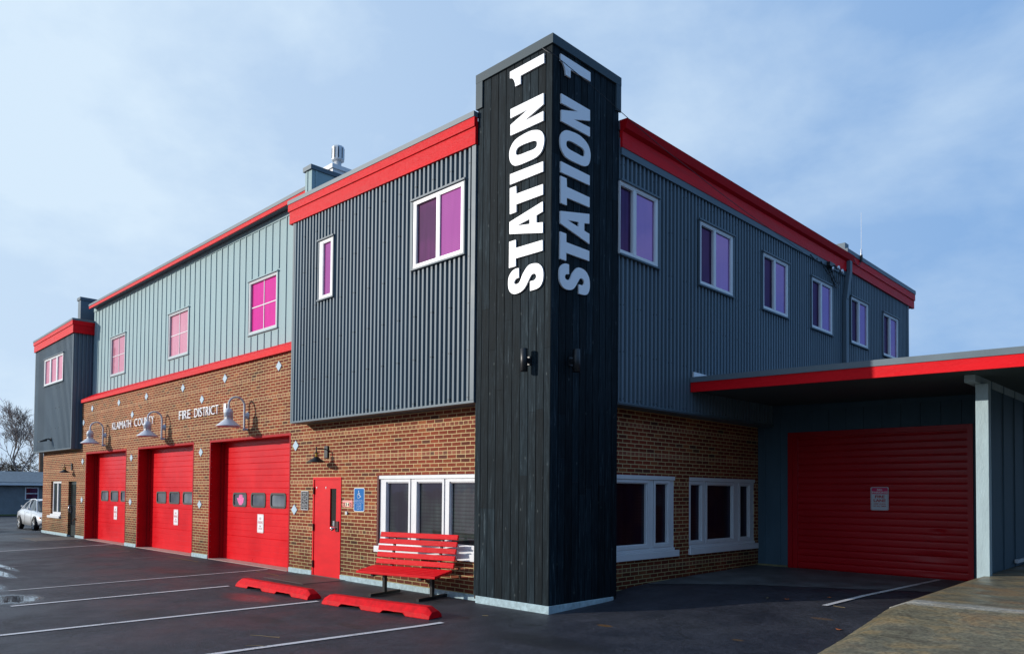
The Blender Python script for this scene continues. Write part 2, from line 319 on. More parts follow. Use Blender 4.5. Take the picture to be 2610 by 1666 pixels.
def blind_mat(name, c, dark, rough=.07, amt=.25, freq=34, spec=.08, film=.35, tint=None, fold=.1):
    m = bpy.data.materials.new(name); m.use_nodes = True; t = m.node_tree; b = t.nodes['Principled BSDF']
    Nn = lambda k, **q: N(k, t, **q); K = t.links.new
    tc = Nn('ShaderNodeTexCoord'); sp = Nn('ShaderNodeSeparateXYZ'); K(tc.outputs['Object'], sp.inputs[0])
    mu = Nn('ShaderNodeMath', operation='MULTIPLY'); mu.inputs[1].default_value = freq; K(sp.outputs['Z'], mu.inputs[0])
    fr = Nn('ShaderNodeMath', operation='FRACT'); K(mu.outputs[0], fr.inputs[0])
    r = Nn('ShaderNodeValToRGB'); e = r.color_ramp.elements; e[0].position = 0; e[0].color = (*[x*(1-amt) for x in c], 1); e[1].position = .5; e[1].color = (*c, 1); K(fr.outputs[0], r.inputs[0])
    n = Nn('ShaderNodeTexNoise'); n.inputs['Scale'].default_value = 1.3; n.inputs['Detail'].default_value = 2; K(tc.outputs['Object'], n.inputs[0])
    rr = Nn('ShaderNodeValToRGB'); rr.color_ramp.elements[0].position = .42; rr.color_ramp.elements[1].position = .6; K(n.outputs[0], rr.inputs[0])
    mx = Nn('ShaderNodeMix', data_type='RGBA'); K(rr.outputs[0], mx.inputs['Factor']); K(r.outputs[0], mx.inputs['A']); mx.inputs['B'].default_value = (*dark, 1)
    K(mx.outputs['Result'], b.inputs['Base Color']); b.inputs['Roughness'].default_value = .5; b.inputs['Specular IOR Level'].default_value = spec
    oi = Nn('ShaderNodeObjectInfo'); hv = Nn('ShaderNodeMapRange'); hv.inputs[3].default_value = .72; hv.inputs[4].default_value = 1.2; K(oi.outputs['Random'], hv.inputs[0])
    # slow vertical folds of a curtain behind the film
    mp = Nn('ShaderNodeMapping'); mp.inputs['Scale'].default_value = (9,9,.7); K(tc.outputs['Object'], mp.inputs[0]); cn = Nn('ShaderNodeTexNoise'); cn.inputs['Scale'].default_value = 1.2; cn.inputs['Detail'].default_value = 2; K(mp.outputs[0], cn.inputs[0])
    cm = Nn('ShaderNodeMapRange'); cm.inputs[1].default_value = .3; cm.inputs[2].default_value = .7; cm.inputs[3].default_value = 1-fold; cm.inputs[4].default_value = 1+fold*.5; K(cn.outputs[0], cm.inputs[0])
    m1 = Nn('ShaderNodeMath', operation='MULTIPLY'); K(hv.outputs[0], m1.inputs[0]); K(cm.outputs[0], m1.inputs[1])
    vs = Nn('ShaderNodeVectorMath', operation='SCALE'); K(mx.outputs['Result'], vs.inputs[0]); K(m1.outputs[0], vs.inputs['Scale']); K(vs.outputs[0], b.inputs['Base Color'])
    gl = Nn('ShaderNodeBsdfGlossy'); gl.inputs['Color'].default_value = (*(tint or (.3,.3,.33)), 1); gl.inputs['Roughness'].default_value = .02
    wn = Nn('ShaderNodeTexNoise'); wn.inputs['Scale'].default_value = 2.5; K(tc.outputs['Object'], wn.inputs[0]); wb = Nn('ShaderNodeBump'); wb.inputs['Strength'].default_value = .12; wb.inputs['Distance'].default_value = .02; K(wn.outputs[0], wb.inputs['Height']); K(wb.outputs[0], gl.inputs['Normal'])
    ms = Nn('ShaderNodeMixShader'); ms.inputs[0].default_value = film; K(b.outputs[0], ms.inputs[1]); K(gl.outputs[0], ms.inputs[2]); K(ms.outputs[0], t.nodes['Material Output'].inputs[0])
    return m
M['g_hot'] = blind_mat('hot_pink_film_glass', (.72,.012,.27), (.66,.012,.25), amt=.14, tint=(.95,.10,.50))
M['g_pale'] = blind_mat('pale_pink_film_glass', (.74,.30,.38), (.68,.24,.32), amt=.22, tint=(1,.55,.65))
M['g_mag'] = blind_mat('magenta_film_glass', (.46,.07,.32), (.40,.05,.28), amt=.35, tint=(.75,.22,.60))
M['g_magdark'] = blind_mat('dark_magenta_glass', (.14,.02,.11), (.06,.012,.055), amt=.4, tint=(.30,.07,.24), fold=.5)
M['g_pur'] = blind_mat('purple_film_glass', (.17,.09,.25), (.20,.10,.29), amt=.08, tint=(.50,.30,.56), film=.5)
M['g_purdark'] = blind_mat('dark_purple_glass', (.045,.02,.07), (.02,.012,.035), amt=.1, tint=(.13,.06,.16), fold=.6)
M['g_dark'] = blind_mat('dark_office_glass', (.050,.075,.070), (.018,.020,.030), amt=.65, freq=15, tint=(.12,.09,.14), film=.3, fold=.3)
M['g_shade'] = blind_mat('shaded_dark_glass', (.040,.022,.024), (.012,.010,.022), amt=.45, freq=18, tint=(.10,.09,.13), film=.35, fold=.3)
M['g_grey'] = blind_mat('grey_door_glass', (.26,.29,.32), (.13,.15,.19), amt=.05, tint=(.3,.33,.38))

def ground_mat():
    m = bpy.data.materials.new('wet_asphalt'); m.use_nodes = True; t = m.node_tree; b = t.nodes['Principled BSDF']
    Nn = lambda k, **q: N(k, t, **q); K = t.links.new
    tc = Nn('ShaderNodeTexCoord')
    def noise(s, d=4, ro=.6, st=(1,1,1)):
        mp = Nn('ShaderNodeMapping'); mp.inputs['Scale'].default_value = st; K(tc.outputs['Object'], mp.inputs[0])
        n = Nn('ShaderNodeTexNoise'); n.inputs['Scale'].default_value = s; n.inputs['Detail'].default_value = d; n.inputs['Roughness'].default_value = ro; K(mp.outputs[0], n.inputs[0]); return n.outputs[0]
    def ramp(x, p0, p1, a=0., c=1.):
        r = Nn('ShaderNodeMapRange'); r.interpolation_type = 'SMOOTHSTEP'; r.inputs[1].default_value = p0; r.inputs[2].default_value = p1; r.inputs[3].default_value = a; r.inputs[4].default_value = c; K(x, r.inputs[0]); return r.outputs[0]
    big = noise(.45, 5); mid = noise(2.2, 6); fine = noise(130, 3); grit = noise(55, 2)
    r = Nn('ShaderNodeValToRGB'); e = r.color_ramp.elements; e[0].position = .3; e[0].color = (.012,.014,.021,1); e[1].position = .72; e[1].color = (.034,.034,.044,1); K(mid, r.inputs[0])
    g2 = noise(15, 7, .85); gmix = Nn('ShaderNodeMath', operation='MULTIPLY_ADD'); gmix.inputs[1].default_value = .5; K(fine, gmix.inputs[0]); gh = Nn('ShaderNodeMath', operation='MULTIPLY'); gh.inputs[1].default_value = .5; K(g2, gh.inputs[0]); K(gh.outputs[0], gmix.inputs[2])
    # aggregate grains
    gr = Nn('ShaderNodeVectorMath', operation='SCALE'); K(r.outputs[0], gr.inputs[0]); K(ramp(gmix.outputs[0], .40, .62, .30, 2.0), gr.inputs['Scale'])
    vo = Nn('ShaderNodeTexVoronoi'); vo.inputs['Scale'].default_value = 3.5; K(tc.outputs['Object'], vo.inputs[0])
    spk = Nn('ShaderNodeMath', operation='LESS_THAN'); spk.inputs[1].default_value = .022; K(vo.outputs['Distance'], spk.inputs[0])
    mx = Nn('ShaderNodeMix', data_type='RGBA'); K(spk.outputs[0], mx.inputs['Factor']); K(gr.outputs[0], mx.inputs['A']); mx.inputs['B'].default_value = (.40,.37,.33,1)
    # long cracks
    wv = Nn('ShaderNodeTexVoronoi', feature='DISTANCE_TO_EDGE'); wv.inputs['Scale'].default_value = .6
    ds = Nn('ShaderNodeVectorMath', operation='MULTIPLY_ADD'); nn = Nn('ShaderNodeTexNoise'); nn.inputs['Scale'].default_value = 2.2; nn.inputs['Detail'].default_value = 6; K(tc.outputs['Object'], nn.inputs[0])
    K(nn.outputs['Color'], ds.inputs[0]); ds.inputs[1].default_value = (.9,.9,.9); K(tc.outputs['Object'], ds.inputs[2]); K(ds.outputs[0], wv.inputs['Vector'])
    ck = ramp(wv.outputs['Distance'], .002, .011, 1, 0)
    ckm = Nn('ShaderNodeMath', operation='MULTIPLY'); K(ck, ckm.inputs[0]); K(ramp(noise(.8, 3), .46, .54), ckm.inputs[1])
    mc = Nn('ShaderNodeMix', data_type='RGBA'); K(ckm.outputs[0], mc.inputs['Factor']); K(mx.outputs['Result'], mc.inputs['A']); mc.inputs['B'].default_value = (.006,.006,.007,1)
    rag = noise(7, 5, .65, (.45,1,1))
    # ochre spill stains
    sx = Nn('ShaderNodeSeparateXYZ'); K(tc.outputs['Object'], sx.inputs[0])
    def blob(cx, cy, rx, ry, soft=.45, amp=.7):
        a = Nn('ShaderNodeMath', operation='MULTIPLY_ADD'); a.inputs[1].default_value = 1/rx; a.inputs[2].default_value = -cx/rx; K(sx.outputs['X'], a.inputs[0])
        c = Nn('ShaderNodeMath', operation='MULTIPLY_ADD'); c.inputs[1].default_value = 1/ry; c.inputs[2].default_value = -cy/ry; K(sx.outputs['Y'], c.inputs[0])
        p = Nn('ShaderNodeMath', operation='POWER'); p.inputs[1].default_value = 2; ab = Nn('ShaderNodeMath', operation='ABSOLUTE'); K(a.outputs[0], ab.inputs[0]); K(ab.outputs[0], p.inputs[0])
        q = Nn('ShaderNodeMath', operation='POWER'); q.inputs[1].default_value = 2; aq = Nn('ShaderNodeMath', operation='ABSOLUTE'); K(c.outputs[0], aq.inputs[0]); K(aq.outputs[0], q.inputs[0])
        s = Nn('ShaderNodeMath', operation='ADD'); K(p.outputs[0], s.inputs[0]); K(q.outputs[0], s.inputs[1])
        s2 = Nn('ShaderNodeMath', operation='MULTIPLY_ADD'); s2.inputs[1].default_value = amp*2; K(rag, s2.inputs[0]); K(s.outputs[0], s2.inputs[2])
        return ramp(s2.outputs[0], amp+1-soft, amp+1+soft, 1, 0)
    cur = mc.outputs['Result']
    for (cx, cy, rx, ry) in ((-2.6,-3.1,.55,.16), (-4.4,-4.2,.5,.25), (-1.4,-2.5,.35,.10), (-6.1,-.6,.9,.25), (-3.2,-.35,1.3,.22), (1.2,-1.4,.8,.3), (-9.5,-1.6,1.2,.25)):
        k = Nn('ShaderNodeMix', data_type='RGBA'); kb = Nn('ShaderNodeMath', operation='MULTIPLY'); kb.inputs[1].default_value = .7; K(blob(cx, cy, rx, ry, .8, 1.1), kb.inputs[0]); K(kb.outputs[0], k.inputs['Factor']); K(cur, k.inputs['A']); k.inputs['B'].default_value = (.008,.008,.010,1); cur = k.outputs['Result']
    for (cx, cy, rx, ry, colr) in ((1.13,-.13,.12,.06,(.11,.05,.010)), (2.9,.22,.08,.04,(.09,.05,.02)), (3.2,2.0,.16,.05,(.08,.045,.025))):
        k = Nn('ShaderNodeMix', data_type='RGBA'); K(blob(cx, cy, rx, ry), k.inputs['Factor']); K(cur, k.inputs['A']); k.inputs['B'].default_value = (*colr, 1); cur = k.outputs['Result']
    K(cur, b.inputs['Base Color'])
    # wetness: damp sheen in broad areas, standing water in a few puddles
    wet = ramp(big, .36, .62); ro = Nn('ShaderNodeMapRange'); ro.inputs[3].default_value = .62; ro.inputs[4].default_value = .36; K(wet, ro.inputs[0])
    ro2 = Nn('ShaderNodeMath', operation='MULTIPLY_ADD'); ro2.inputs[1].default_value = .22; K(grit, ro2.inputs[0]); K(ro.outputs[0], ro2.inputs[2])
    pud = None
    for bl in ((-7.25,-5.2,.62,.42,.55,1.1), (-12.0,-4.45,1.3,.14,.6,1.4), (-13.3,-4.05,1.1,.10,.6,1.4), (-9.6,-5.1,1.0,.2,.9,1.4), (-4.9,-2.25,.7,.30,.9,.7)):
        q = blob(*bl)
        if bl[0] == -4.9:
            z = Nn('ShaderNodeMath', operation='MULTIPLY'); z.inputs[1].default_value = .55; K(q, z.inputs[0]); q = z.outputs[0]
        if pud is None: pud = q
        else:
            z = Nn('ShaderNodeMath', operation='MAXIMUM'); K(pud, z.inputs[0]); K(q, z.inputs[1]); pud = z.outputs[0]
    rm = Nn('ShaderNodeMix', data_type='FLOAT'); K(pud, rm.inputs['Factor']); K(ro2.outputs[0], rm.inputs['A']); rm.inputs['B'].default_value = .03
    K(rm.outputs['Result'], b.inputs['Roughness']); b.inputs['Specular IOR Level'].default_value = .5
    bh = Nn('ShaderNodeMath', operation='MULTIPLY_ADD'); bh.inputs[1].default_value = .6; K(grit, bh.inputs[0]); K(g2, bh.inputs[2])
    bu = Nn('ShaderNodeBump'); bu.inputs['Distance'].default_value = .022; K(bh.outputs[0], bu.inputs['Height'])
    st = Nn('ShaderNodeMath', operation='MULTIPLY_ADD'); st.inputs[1].default_value = -.55; st.inputs[2].default_value = .55; K(pud, st.inputs[0]); K(st.outputs[0], bu.inputs['Strength'])
    K(bu.outputs[0], b.inputs['Normal'])
    return m
M['asphalt'] = ground_mat()
def slab_mat():
    m = bpy.data.materials.new('stained_concrete'); m.use_nodes = True; t = m.node_tree; b = t.nodes['Principled BSDF']
    Nn = lambda k, **q: N(k, t, **q); K = t.links.new
    tc = Nn('ShaderNodeTexCoord')
    def noise(s, d, st):
        mp = Nn('ShaderNodeMapping'); mp.inputs['Scale'].default_value = st; K(tc.outputs['Object'], mp.inputs[0])
        n = Nn('ShaderNodeTexNoise'); n.inputs['Scale'].default_value = s; n.inputs['Detail'].default_value = d; n.inputs['Distortion'].default_value = .6; K(mp.outputs[0], n.inputs[0]); return n.outputs[0]
    a = noise(2.6, 11, (1,1.5,1)); c = noise(1.1, 9, (1,2,1))
    r = Nn('ShaderNodeValToRGB'); e = r.color_ramp.elements; e[0].position = .3; e[0].color = (.10,.085,.055,1); e[1].position = .7; e[1].color = (.27,.19,.09,1); q = e.new(.5); q.color = (.17,.15,.095,1); K(a, r.inputs[0])
    r2 = Nn('ShaderNodeValToRGB'); e = r2.color_ramp.elements; e[0].position = .5; e[0].color = (0,0,0,1); e[1].position = .68; e[1].color = (.7,.7,.7,1); K(c, r2.inputs[0])
    mx = Nn('ShaderNodeMix', data_type='RGBA'); K(r2.outputs[0], mx.inputs['Factor']); K(r.outputs[0], mx.inputs['A']); mx.inputs['B'].default_value = (.19,.10,.035,1)
    # pale lime bloom along the joint (y about 1.35)
    sx = Nn('ShaderNodeSeparateXYZ'); K(tc.outputs['Object'], sx.inputs[0])
    ja = Nn('ShaderNodeMath', operation='ADD'); ja.inputs[1].default_value = -1.40; K(sx.outputs['Y'], ja.inputs[0]); jb = Nn('ShaderNodeMath', operation='ABSOLUTE'); K(ja.outputs[0], jb.inputs[0])
    n5 = noise(3, 6, (.5,2,1)); j2 = Nn('ShaderNodeMath', operation='MULTIPLY_ADD'); j2.inputs[1].default_value = .55; K(n5, j2.inputs[0]); K(jb.outputs[0], j2.inputs[2])
    jr = Nn('ShaderNodeMapRange'); jr.inputs[1].default_value = .30; jr.inputs[2].default_value = .48; jr.inputs[3].default_value = .85; jr.inputs[4].default_value = 0; K(j2.outputs[0], jr.inputs[0])
    mj = Nn('ShaderNodeMix', data_type='RGBA'); K(jr.outputs[0], mj.inputs['Factor']); K(mx.outputs['Result'], mj.inputs['A']); mj.inputs['B'].default_value = (.40,.38,.33,1)
    f = noise(26, 8, (1,1,1)); fr = Nn('ShaderNodeMapRange'); fr.inputs[1].default_value = .3; fr.inputs[2].default_value = .7; fr.inputs[3].default_value = .55; fr.inputs[4].default_value = 1.4; K(f, fr.inputs[0])
    vm = Nn('ShaderNodeVectorMath', operation='SCALE'); K(mj.outputs['Result'], vm.inputs[0]); K(fr.outputs[0], vm.inputs['Scale'])
    K(vm.outputs[0], b.inputs['Base Color'])
    rr = Nn('ShaderNodeMapRange'); rr.inputs[1].default_value = .4; rr.inputs[2].default_value = .62; rr.inputs[3].default_value = .38; rr.inputs[4].default_value = .7; K(c, rr.inputs[0]); K(rr.outputs[0], b.inputs['Roughness'])
    bu = Nn('ShaderNodeBump'); bu.inputs['Strength'].default_value = .35; bu.inputs['Distance'].default_value = .008; K(f, bu.inputs['Height']); K(bu.outputs[0], b.inputs['Normal'])
    return m
M['slab'] = slab_mat()
def worn_paint(name, c, lo, hi):
    m = bpy.data.materials.new(name); m.use_nodes = True; t = m.node_tree; b = t.nodes['Principled BSDF']
    Nn = lambda k, **q: N(k, t, **q); K = t.links.new
    tc = Nn('ShaderNodeTexCoord'); n = Nn('ShaderNodeTexNoise'); n.inputs['Scale'].default_value = 48; n.inputs['Detail'].default_value = 5; n.inputs['Roughness'].default_value = .7; K(tc.outputs['Object'], n.inputs[0])
    n2 = Nn('ShaderNodeTexNoise'); n2.inputs['Scale'].default_value = 1.5; K(tc.outputs['Object'], n2.inputs[0])
    ad = Nn('ShaderNodeMath', operation='MULTIPLY_ADD'); ad.inputs[1].default_value = .5; K(n2.outputs[0], ad.inputs[0]); K(n.outputs[0], ad.inputs[2])
    r = Nn('ShaderNodeValToRGB'); e = r.color_ramp.elements; e[0].position = lo; e[0].color = (.035,.032,.036,1); e[1].position = hi; e[1].color = (*c, 1); K(ad.outputs[0], r.inputs[0])
    K(r.outputs[0], b.inputs['Base Color']); b.inputs['Roughness'].default_value = .6
    return m
M['line'] = worn_paint('worn_white_line', (.62,.60,.60), .56, .66)
M['line_faint'] = worn_paint('faded_white_line', (.22,.20,.22), .66, .84)
M['line_yellow'] = worn_paint('faded_yellow_line', (.20,.13,.02), .66, .84)

# ---------------------------------------------------------------- measured geometry
YB, XB, YO, XO, YG, YW = .374, -.345, -.024, .014, 7.26, .73
TW, TD = 1.638, 1.657

# ---------------------------------------------------------------- ground
def lerp_tab(t, x):
    if x <= t[0][0]: return t[0][1]
    for (a, b), (c, d) in zip(t, t[1:]):
        if x <= c: return b+(d-b)*(x-a)/(c-a)
    return t[-1][1]
GY = [(-1.6,.04),(0,.09),(1.5,.145),(2.6,.25),(4,.29),(7.26,.333),(9,.34)]
SZ = [(-6,.14),(-3,.20),(-.84,.30),(-.1,.37),(.7,.47),(1.29,.545),(5.08,.593),(12,.62)]
def ground_z(x, y):
    if x < -1.64: k = max(0, 1-(-1.64-x)/1.6) if y < .4 else 0
    else: k = 1
    z = .04 + (lerp_tab(GY, y)-.04)*k*(.65 if x < -1.64 else 1)
    if x < -1.64 and y > .3: z = .035
    if x < -29: z = .04 - .10*min(1, (-29-x)/4)
    if x > 4.3: z = min(z, .10)
    return z
def gridmesh(mb, xs, ys, fn):
    V = [(x, y, fn(x, y)) for y in ys for x in xs]; n = len(xs)
    mb.add(V, [(j*n+i, j*n+i+1, (j+1)*n+i+1, (j+1)*n+i) for j in range(len(ys)-1) for i in range(n-1)], True); return mb
xs = [-3000,-600,-200,-100,-70,-50,-40,-36,-33,-31,-29,-24,-18,-12,-8,-6,-5]+[-4.4+.2*i for i in range(14)]+[-1.64+.2*i for i in range(30)]+[4.31,4.6,8,20,100,600,3000]
ys = [-3000,-600,-200,-60,-20,-10,-6,-4,-3]+[-2.4+.2*i for i in range(49)]+[7.6,9,20,60,200,600,3000]
struct('asphalt_ground', gridmesh(MB(), xs, ys, ground_z), M['asphalt'])
def slab_z(x, y): return lerp_tab(SZ, y) + min(.09, max(0, x-4.3)*.42)*(1 if y > -1 else max(0, 1+(y+1)/2))
mb = MB(); sx_ = [4.3,4.325,4.4,4.5,4.6,5,6,8,11,14]
def slab_part(y0, y1, n):
    n *= 5; yy = [y0+(y1-y0)*i/n for i in range(n+1)]; ed = [4.3+rnd.uniform(-.012,.012) for _ in yy]
    V = [((ed[j] if i == 0 else x), y, slab_z(x, y)-(.012 if i == 0 else 0)) for j, y in enumerate(yy) for i, x in enumerate(sx_)]; k_ = len(sx_)
    mb.add(V, [(j*k_+i, j*k_+i+1, (j+1)*k_+i+1, (j+1)*k_+i) for j in range(n) for i in range(k_-1)], True)
    for j in range(n): a, b = yy[j], yy[j+1]; mb.quad((ed[j],a,-.1),(ed[j+1],b,-.1),(ed[j+1],b,slab_z(4.3,b)-.012),(ed[j],a,slab_z(4.3,a)-.012))
    for y in (y0, y1):
        for a, b in zip(sx_, sx_[1:]): mb.quad((a,y,-.1),(b,y,-.1),(b,y,slab_z(b,y)),(a,y,slab_z(a,y)))
slab_part(-9.5,-5.0,6); slab_part(-4.985,-1.75,8); slab_part(-1.735,1.285,18); slab_part(1.30,4.2,12); slab_part(4.215,12,10)
struct('concrete_slab', mb, M['slab'])
# paler old apron in front of the roller door, its edge a little ragged
M['apron'] = mat('old_apron_asphalt', (.105,.112,.115), .6, var=.45, vscale=2.2, bump=.4, bscale=70)
mb = MB(); edge0 = [(XB+.01,3.0),(.3,3.45),(.975,3.95),(1.6,4.3),(2.3,4.6),(2.9,4.9),(3.38,5.15),(4.28,5.6)]; edge = []
for (a_, b_), (c_, d_) in zip(edge0, edge0[1:]):
    for k in range(6): edge.append((a_+(c_-a_)*k/6, b_+(d_-b_)*k/6+rnd.uniform(-.03,.03)))
edge.append(edge0[-1])
n = len(edge); V = []; F = []
for (x, y) in edge:
    for k in range(9): yy = y+(YG-.02-y)*k/8; V.append((x, yy, ground_z(x, yy)+.007))
for i in range(n-1):
    for k in range(8): F.append((i*9+k, (i+1)*9+k, (i+1)*9+k+1, i*9+k+1))
mb.add(V, F); struct('garage_apron', mb, M['apron'])
# painted lines
def line(x0, y0, x1, y1, wd, m, name, dz=.005):
    mb = MB(); k = 14; d = Vector((x1-x0, y1-y0)).normalized(); p = Vector((-d.y, d.x))*wd/2
    for i in range(k):
        a = (x0+(x1-x0)*i/k, y0+(y1-y0)*i/k); b = (x0+(x1-x0)*(i+1)/k, y0+(y1-y0)*(i+1)/k)
        mb.quad(*[(q[0]+s*p.x, q[1]+s*p.y, ground_z(q[0], q[1])+dz) for q, s in ((a,-1),(b,-1),(b,1),(a,1))])
    tag(mb.build(name, m), kind='structure')
for (x0,y0,x1,y1,wd,mm_) in ((-3.72,-7.2,-3.67,-1.62,.10,'line'),(-1.02,-7,-.69,-1.45,.10,'line'),(-6.33,-5.4,-6.53,-1.82,.10,'line'),(-8.42,-5.0,-8.88,.2,.062,'line'),
    (-17.4,-6.3,-19.44,.2,.11,'line'),(-15.5,-4.5,-16.15,.2,.07,'line_faint'),(-13.1,-5,-13.85,-.2,.07,'line_faint'),(2.93,2.75,3.28,7.1,.085,'line')):
    line(x0,y0,x1,y1,wd,M[mm_],'parking_line',(.005 if mm_ != 'line' else .0085) if x0 < 2 else .014)
for (x0,y0,x1,y1) in ((-18.7,-.227,-17,-.229),(-13.75,-.21,-11.76,-.21),(-8.69,-.17,-6.95,-.3)): line(x0,y0,x1,y1,.05,M['line_yellow'],'yellow_line')
mb = MB().box(-24.95,-22.7,-1.2,YB-.03,.0,.046); struct('entry_pad', mb, M['pad'])
mb = MB().box(-7.5,-5.9,-.62,YB-.03,.0,.0475); struct('door_pad', mb, mat('worn_door_pad', (.055,.05,.05), .55, var=.4, vscale=3, bump=.4, bscale=60))

# ================================================================ FIRE STATION
st = empty('fire_station', (0,0,0), 'brick fire station with slate corrugated upper storey, red trim and dark corner tower', 'building')
PX = lambda z: (lambda x: z)
openings = [(-23.016,-18.823),(-17.786,-13.544),(-12.515,-8.238)]
GZ1 = 3.185
DOORX = (-7.235,-6.124)
FW = (-4.86, -1.70, .80, 2.178)
LW = (-27.40,-26.00,.80,2.165); LD = (-25.05,-24.07,.05,2.15)
# ---- brick walls
mb = MB()
holes = [(a,b,-.1,GZ1) for a, b in openings] + [(DOORX[0],DOORX[1],-.1,2.164), FW, LW, (LD[0],LD[1],-.1,LD[3])]
wall(mb, 'x', YB, -28.621, -1.2, .10, 3.36, holes, .34)
wall(mb, 'x', YB, -23.56, -7.52, 3.36, 5.06)
mb.quad((-28.621,YB,.1),(-28.621,YB+12,.1),(-28.621,YB+12,3.36),(-28.621,YB,3.36))
mb.build('brick_wall', M['brickx'], st)
mb = MB(); wall(mb, 'y', XB, 1.2, YG, .1, 3.36, [(1.1,3.90,.80,2.19),(4.43,7.08,.80,2.19)], .12)
mb.build('brick_wall', M['bricky'], st)
# ---- foundation strips
mb = MB()
segs = [(-28.645,LD[0]),(LD[1],-23.016),(-18.823,-17.786),(-13.544,-12.515),(-8.238,DOORX[0]),(DOORX[1],-1.2)]
for a, b in segs: MB().box(a+.003,b-.003,YB-.022,YB+.25,-.05,.137).build('foundation', M['found'], st, bevel=.006)
MB().box(-28.645,-28.5,YB+.26,12,-.05,.137).build('foundation', M['found'], st, bevel=.006)
# ---- tower
tw = MB()
xb = [-TW,-1.5,-1.33,-1.155,-.98,-.80,-.625,-.455,-.285,-.13,0]
ztop = 8.62
def board(ax, pl, a0, a1, zs, ze, mb):
    g = .0065; wbox(mb, ax, pl, a0+g, a1-g, -.02, 0, zs, ze)
for a, b in zip(xb, xb[1:]):
    cuts = sorted([.207, ztop] + [rnd.uniform(1.5,7.5) for _ in range(2)])
    for c, d in zip(cuts, cuts[1:]): board('x', 0, a, b, c+.0012, d-.0012, tw)
ybd = [0.0]+[.02+i*.1637 for i in range(1,10)]+[TD]
for a, b in zip(ybd, ybd[1:]):
    cuts = sorted([.207, ztop] + [rnd.uniform(1.5,7.5) for _ in range(2)])
    for c, d in zip(cuts, cuts[1:]): board('y', 0, max(a, .0), b, c+.0012, d-.0012, tw)
tw.build('tower_cladding', M['char'], st)
mb = MB().box(-TW+.004,-.012,.012,TD-.004,.15,8.7); mb.build('tower_core', M['sealing'], st)
mb = MB()
mb.hexa([(-1.575,-.022,-.05),(.022,-.022,-.05),(.022,1.56,-.05),(-1.575,1.56,-.05),(-1.575,-.014,.205),(.016,-.014,.205),(.016,1.56,.205),(-1.575,1.56,.205)])
mb.build('tower_footing', M['found'], st, bevel=.008)
mb = MB()
e = .03
wbox(mb,'x',0,-TW-e,e,-.05,e,8.605,8.749); wbox(mb,'y',0,.0505,TD+e,-.05,e,8.605,8.749)
mb.box(-TW-e,-TW+.02,.0505,TD+e,8.605,8.749); mb.box(-TW+.0205,-.0505,TD-.05,TD+e,8.605,8.749)
mb.box(-TW+.0205,-.0505,.0505,TD-.051,8.66,8.70)
mb.build('tower_coping', M['coping'], st)
MB().box(-TW-.028,-1.512,-.028,-.0005,8.17,8.604).build('tower_corner_trim', M['coping'], st); MB().box(-TW-.028,-TW-.001,0,.5,8.17,8.604).build('tower_corner_trim', M['coping'], st)
MB().box(.0005,.028,1.557,TD+.028,8.17,8.604).build('tower_corner_trim', M['coping'], st)
# letters
GL = {'1':[[-0.146,8.503],[-0.144,8.356],[-0.637,8.35],[-0.636,8.221],[-0.751,8.222],[-0.761,8.279],[-0.789,8.344],[-0.827,8.38],[-0.872,8.396],[-0.873,8.501]],
'N':[[-0.853,7.897],[-0.152,7.897],[-0.15,7.726],[-0.556,7.607],[-0.152,7.621],[-0.151,7.475],[-0.848,7.476],[-0.85,7.647],[-0.456,7.763],[-0.851,7.751]],
'O':[[-0.372,7.401],[-0.25,7.364],[-0.171,7.302],[-0.133,7.206],[-0.144,7.094],[-0.194,7.007],[-0.298,6.961],[-0.474,6.95],[-0.654,6.951],[-0.764,6.975],[-0.839,7.047],[-0.868,7.136],[-0.863,7.242],[-0.805,7.331],[-0.713,7.382],[-0.568,7.403],[-0.461,7.408]],
'Oh':[[-0.477,7.242],[-0.353,7.232],[-0.291,7.205],[-0.277,7.168],[-0.291,7.121],[-0.352,7.101],[-0.475,7.104],[-0.619,7.106],[-0.692,7.118],[-0.725,7.146],[-0.72,7.198],[-0.675,7.234],[-0.584,7.245]],
'I':[[-0.851,6.861],[-0.15,6.854],[-0.148,6.7],[-0.849,6.697]],
'T':[[-0.852,6.64],[-0.714,6.64],[-0.707,6.513],[-0.15,6.509],[-0.148,6.351],[-0.708,6.348],[-0.707,6.229],[-0.847,6.227]],
'A':[[-0.853,6.105],[-0.152,6.245],[-0.151,6.092],[-0.279,6.068],[-0.278,5.95],[-0.149,5.931],[-0.147,5.771],[-0.851,5.917]],
'Ah':[[-0.694,6.01],[-0.418,6.049],[-0.417,5.969]],
'T2':[[-0.855,5.793],[-0.713,5.793],[-0.711,5.664],[-0.15,5.661],[-0.148,5.501],[-0.713,5.502],[-0.712,5.381],[-0.855,5.381]],
'S':[[-0.644,5.338],[-0.642,5.189],[-0.696,5.183],[-0.733,5.154],[-0.738,5.122],[-0.714,5.099],[-0.659,5.097],[-0.614,5.125],[-0.561,5.219],[-0.491,5.296],[-0.42,5.341],[-0.315,5.342],[-0.228,5.318],[-0.162,5.256],[-0.133,5.173],[-0.137,5.06],[-0.182,4.979],[-0.259,4.945],[-0.398,4.939],[-0.4,5.084],[-0.321,5.085],[-0.278,5.112],[-0.273,5.15],[-0.296,5.18],[-0.34,5.191],[-0.383,5.171],[-0.435,5.104],[-0.505,5.013],[-0.585,4.963],[-0.703,4.947],[-0.795,4.974],[-0.851,5.037],[-0.871,5.134],[-0.857,5.238],[-0.799,5.306],[-0.726,5.337]]}
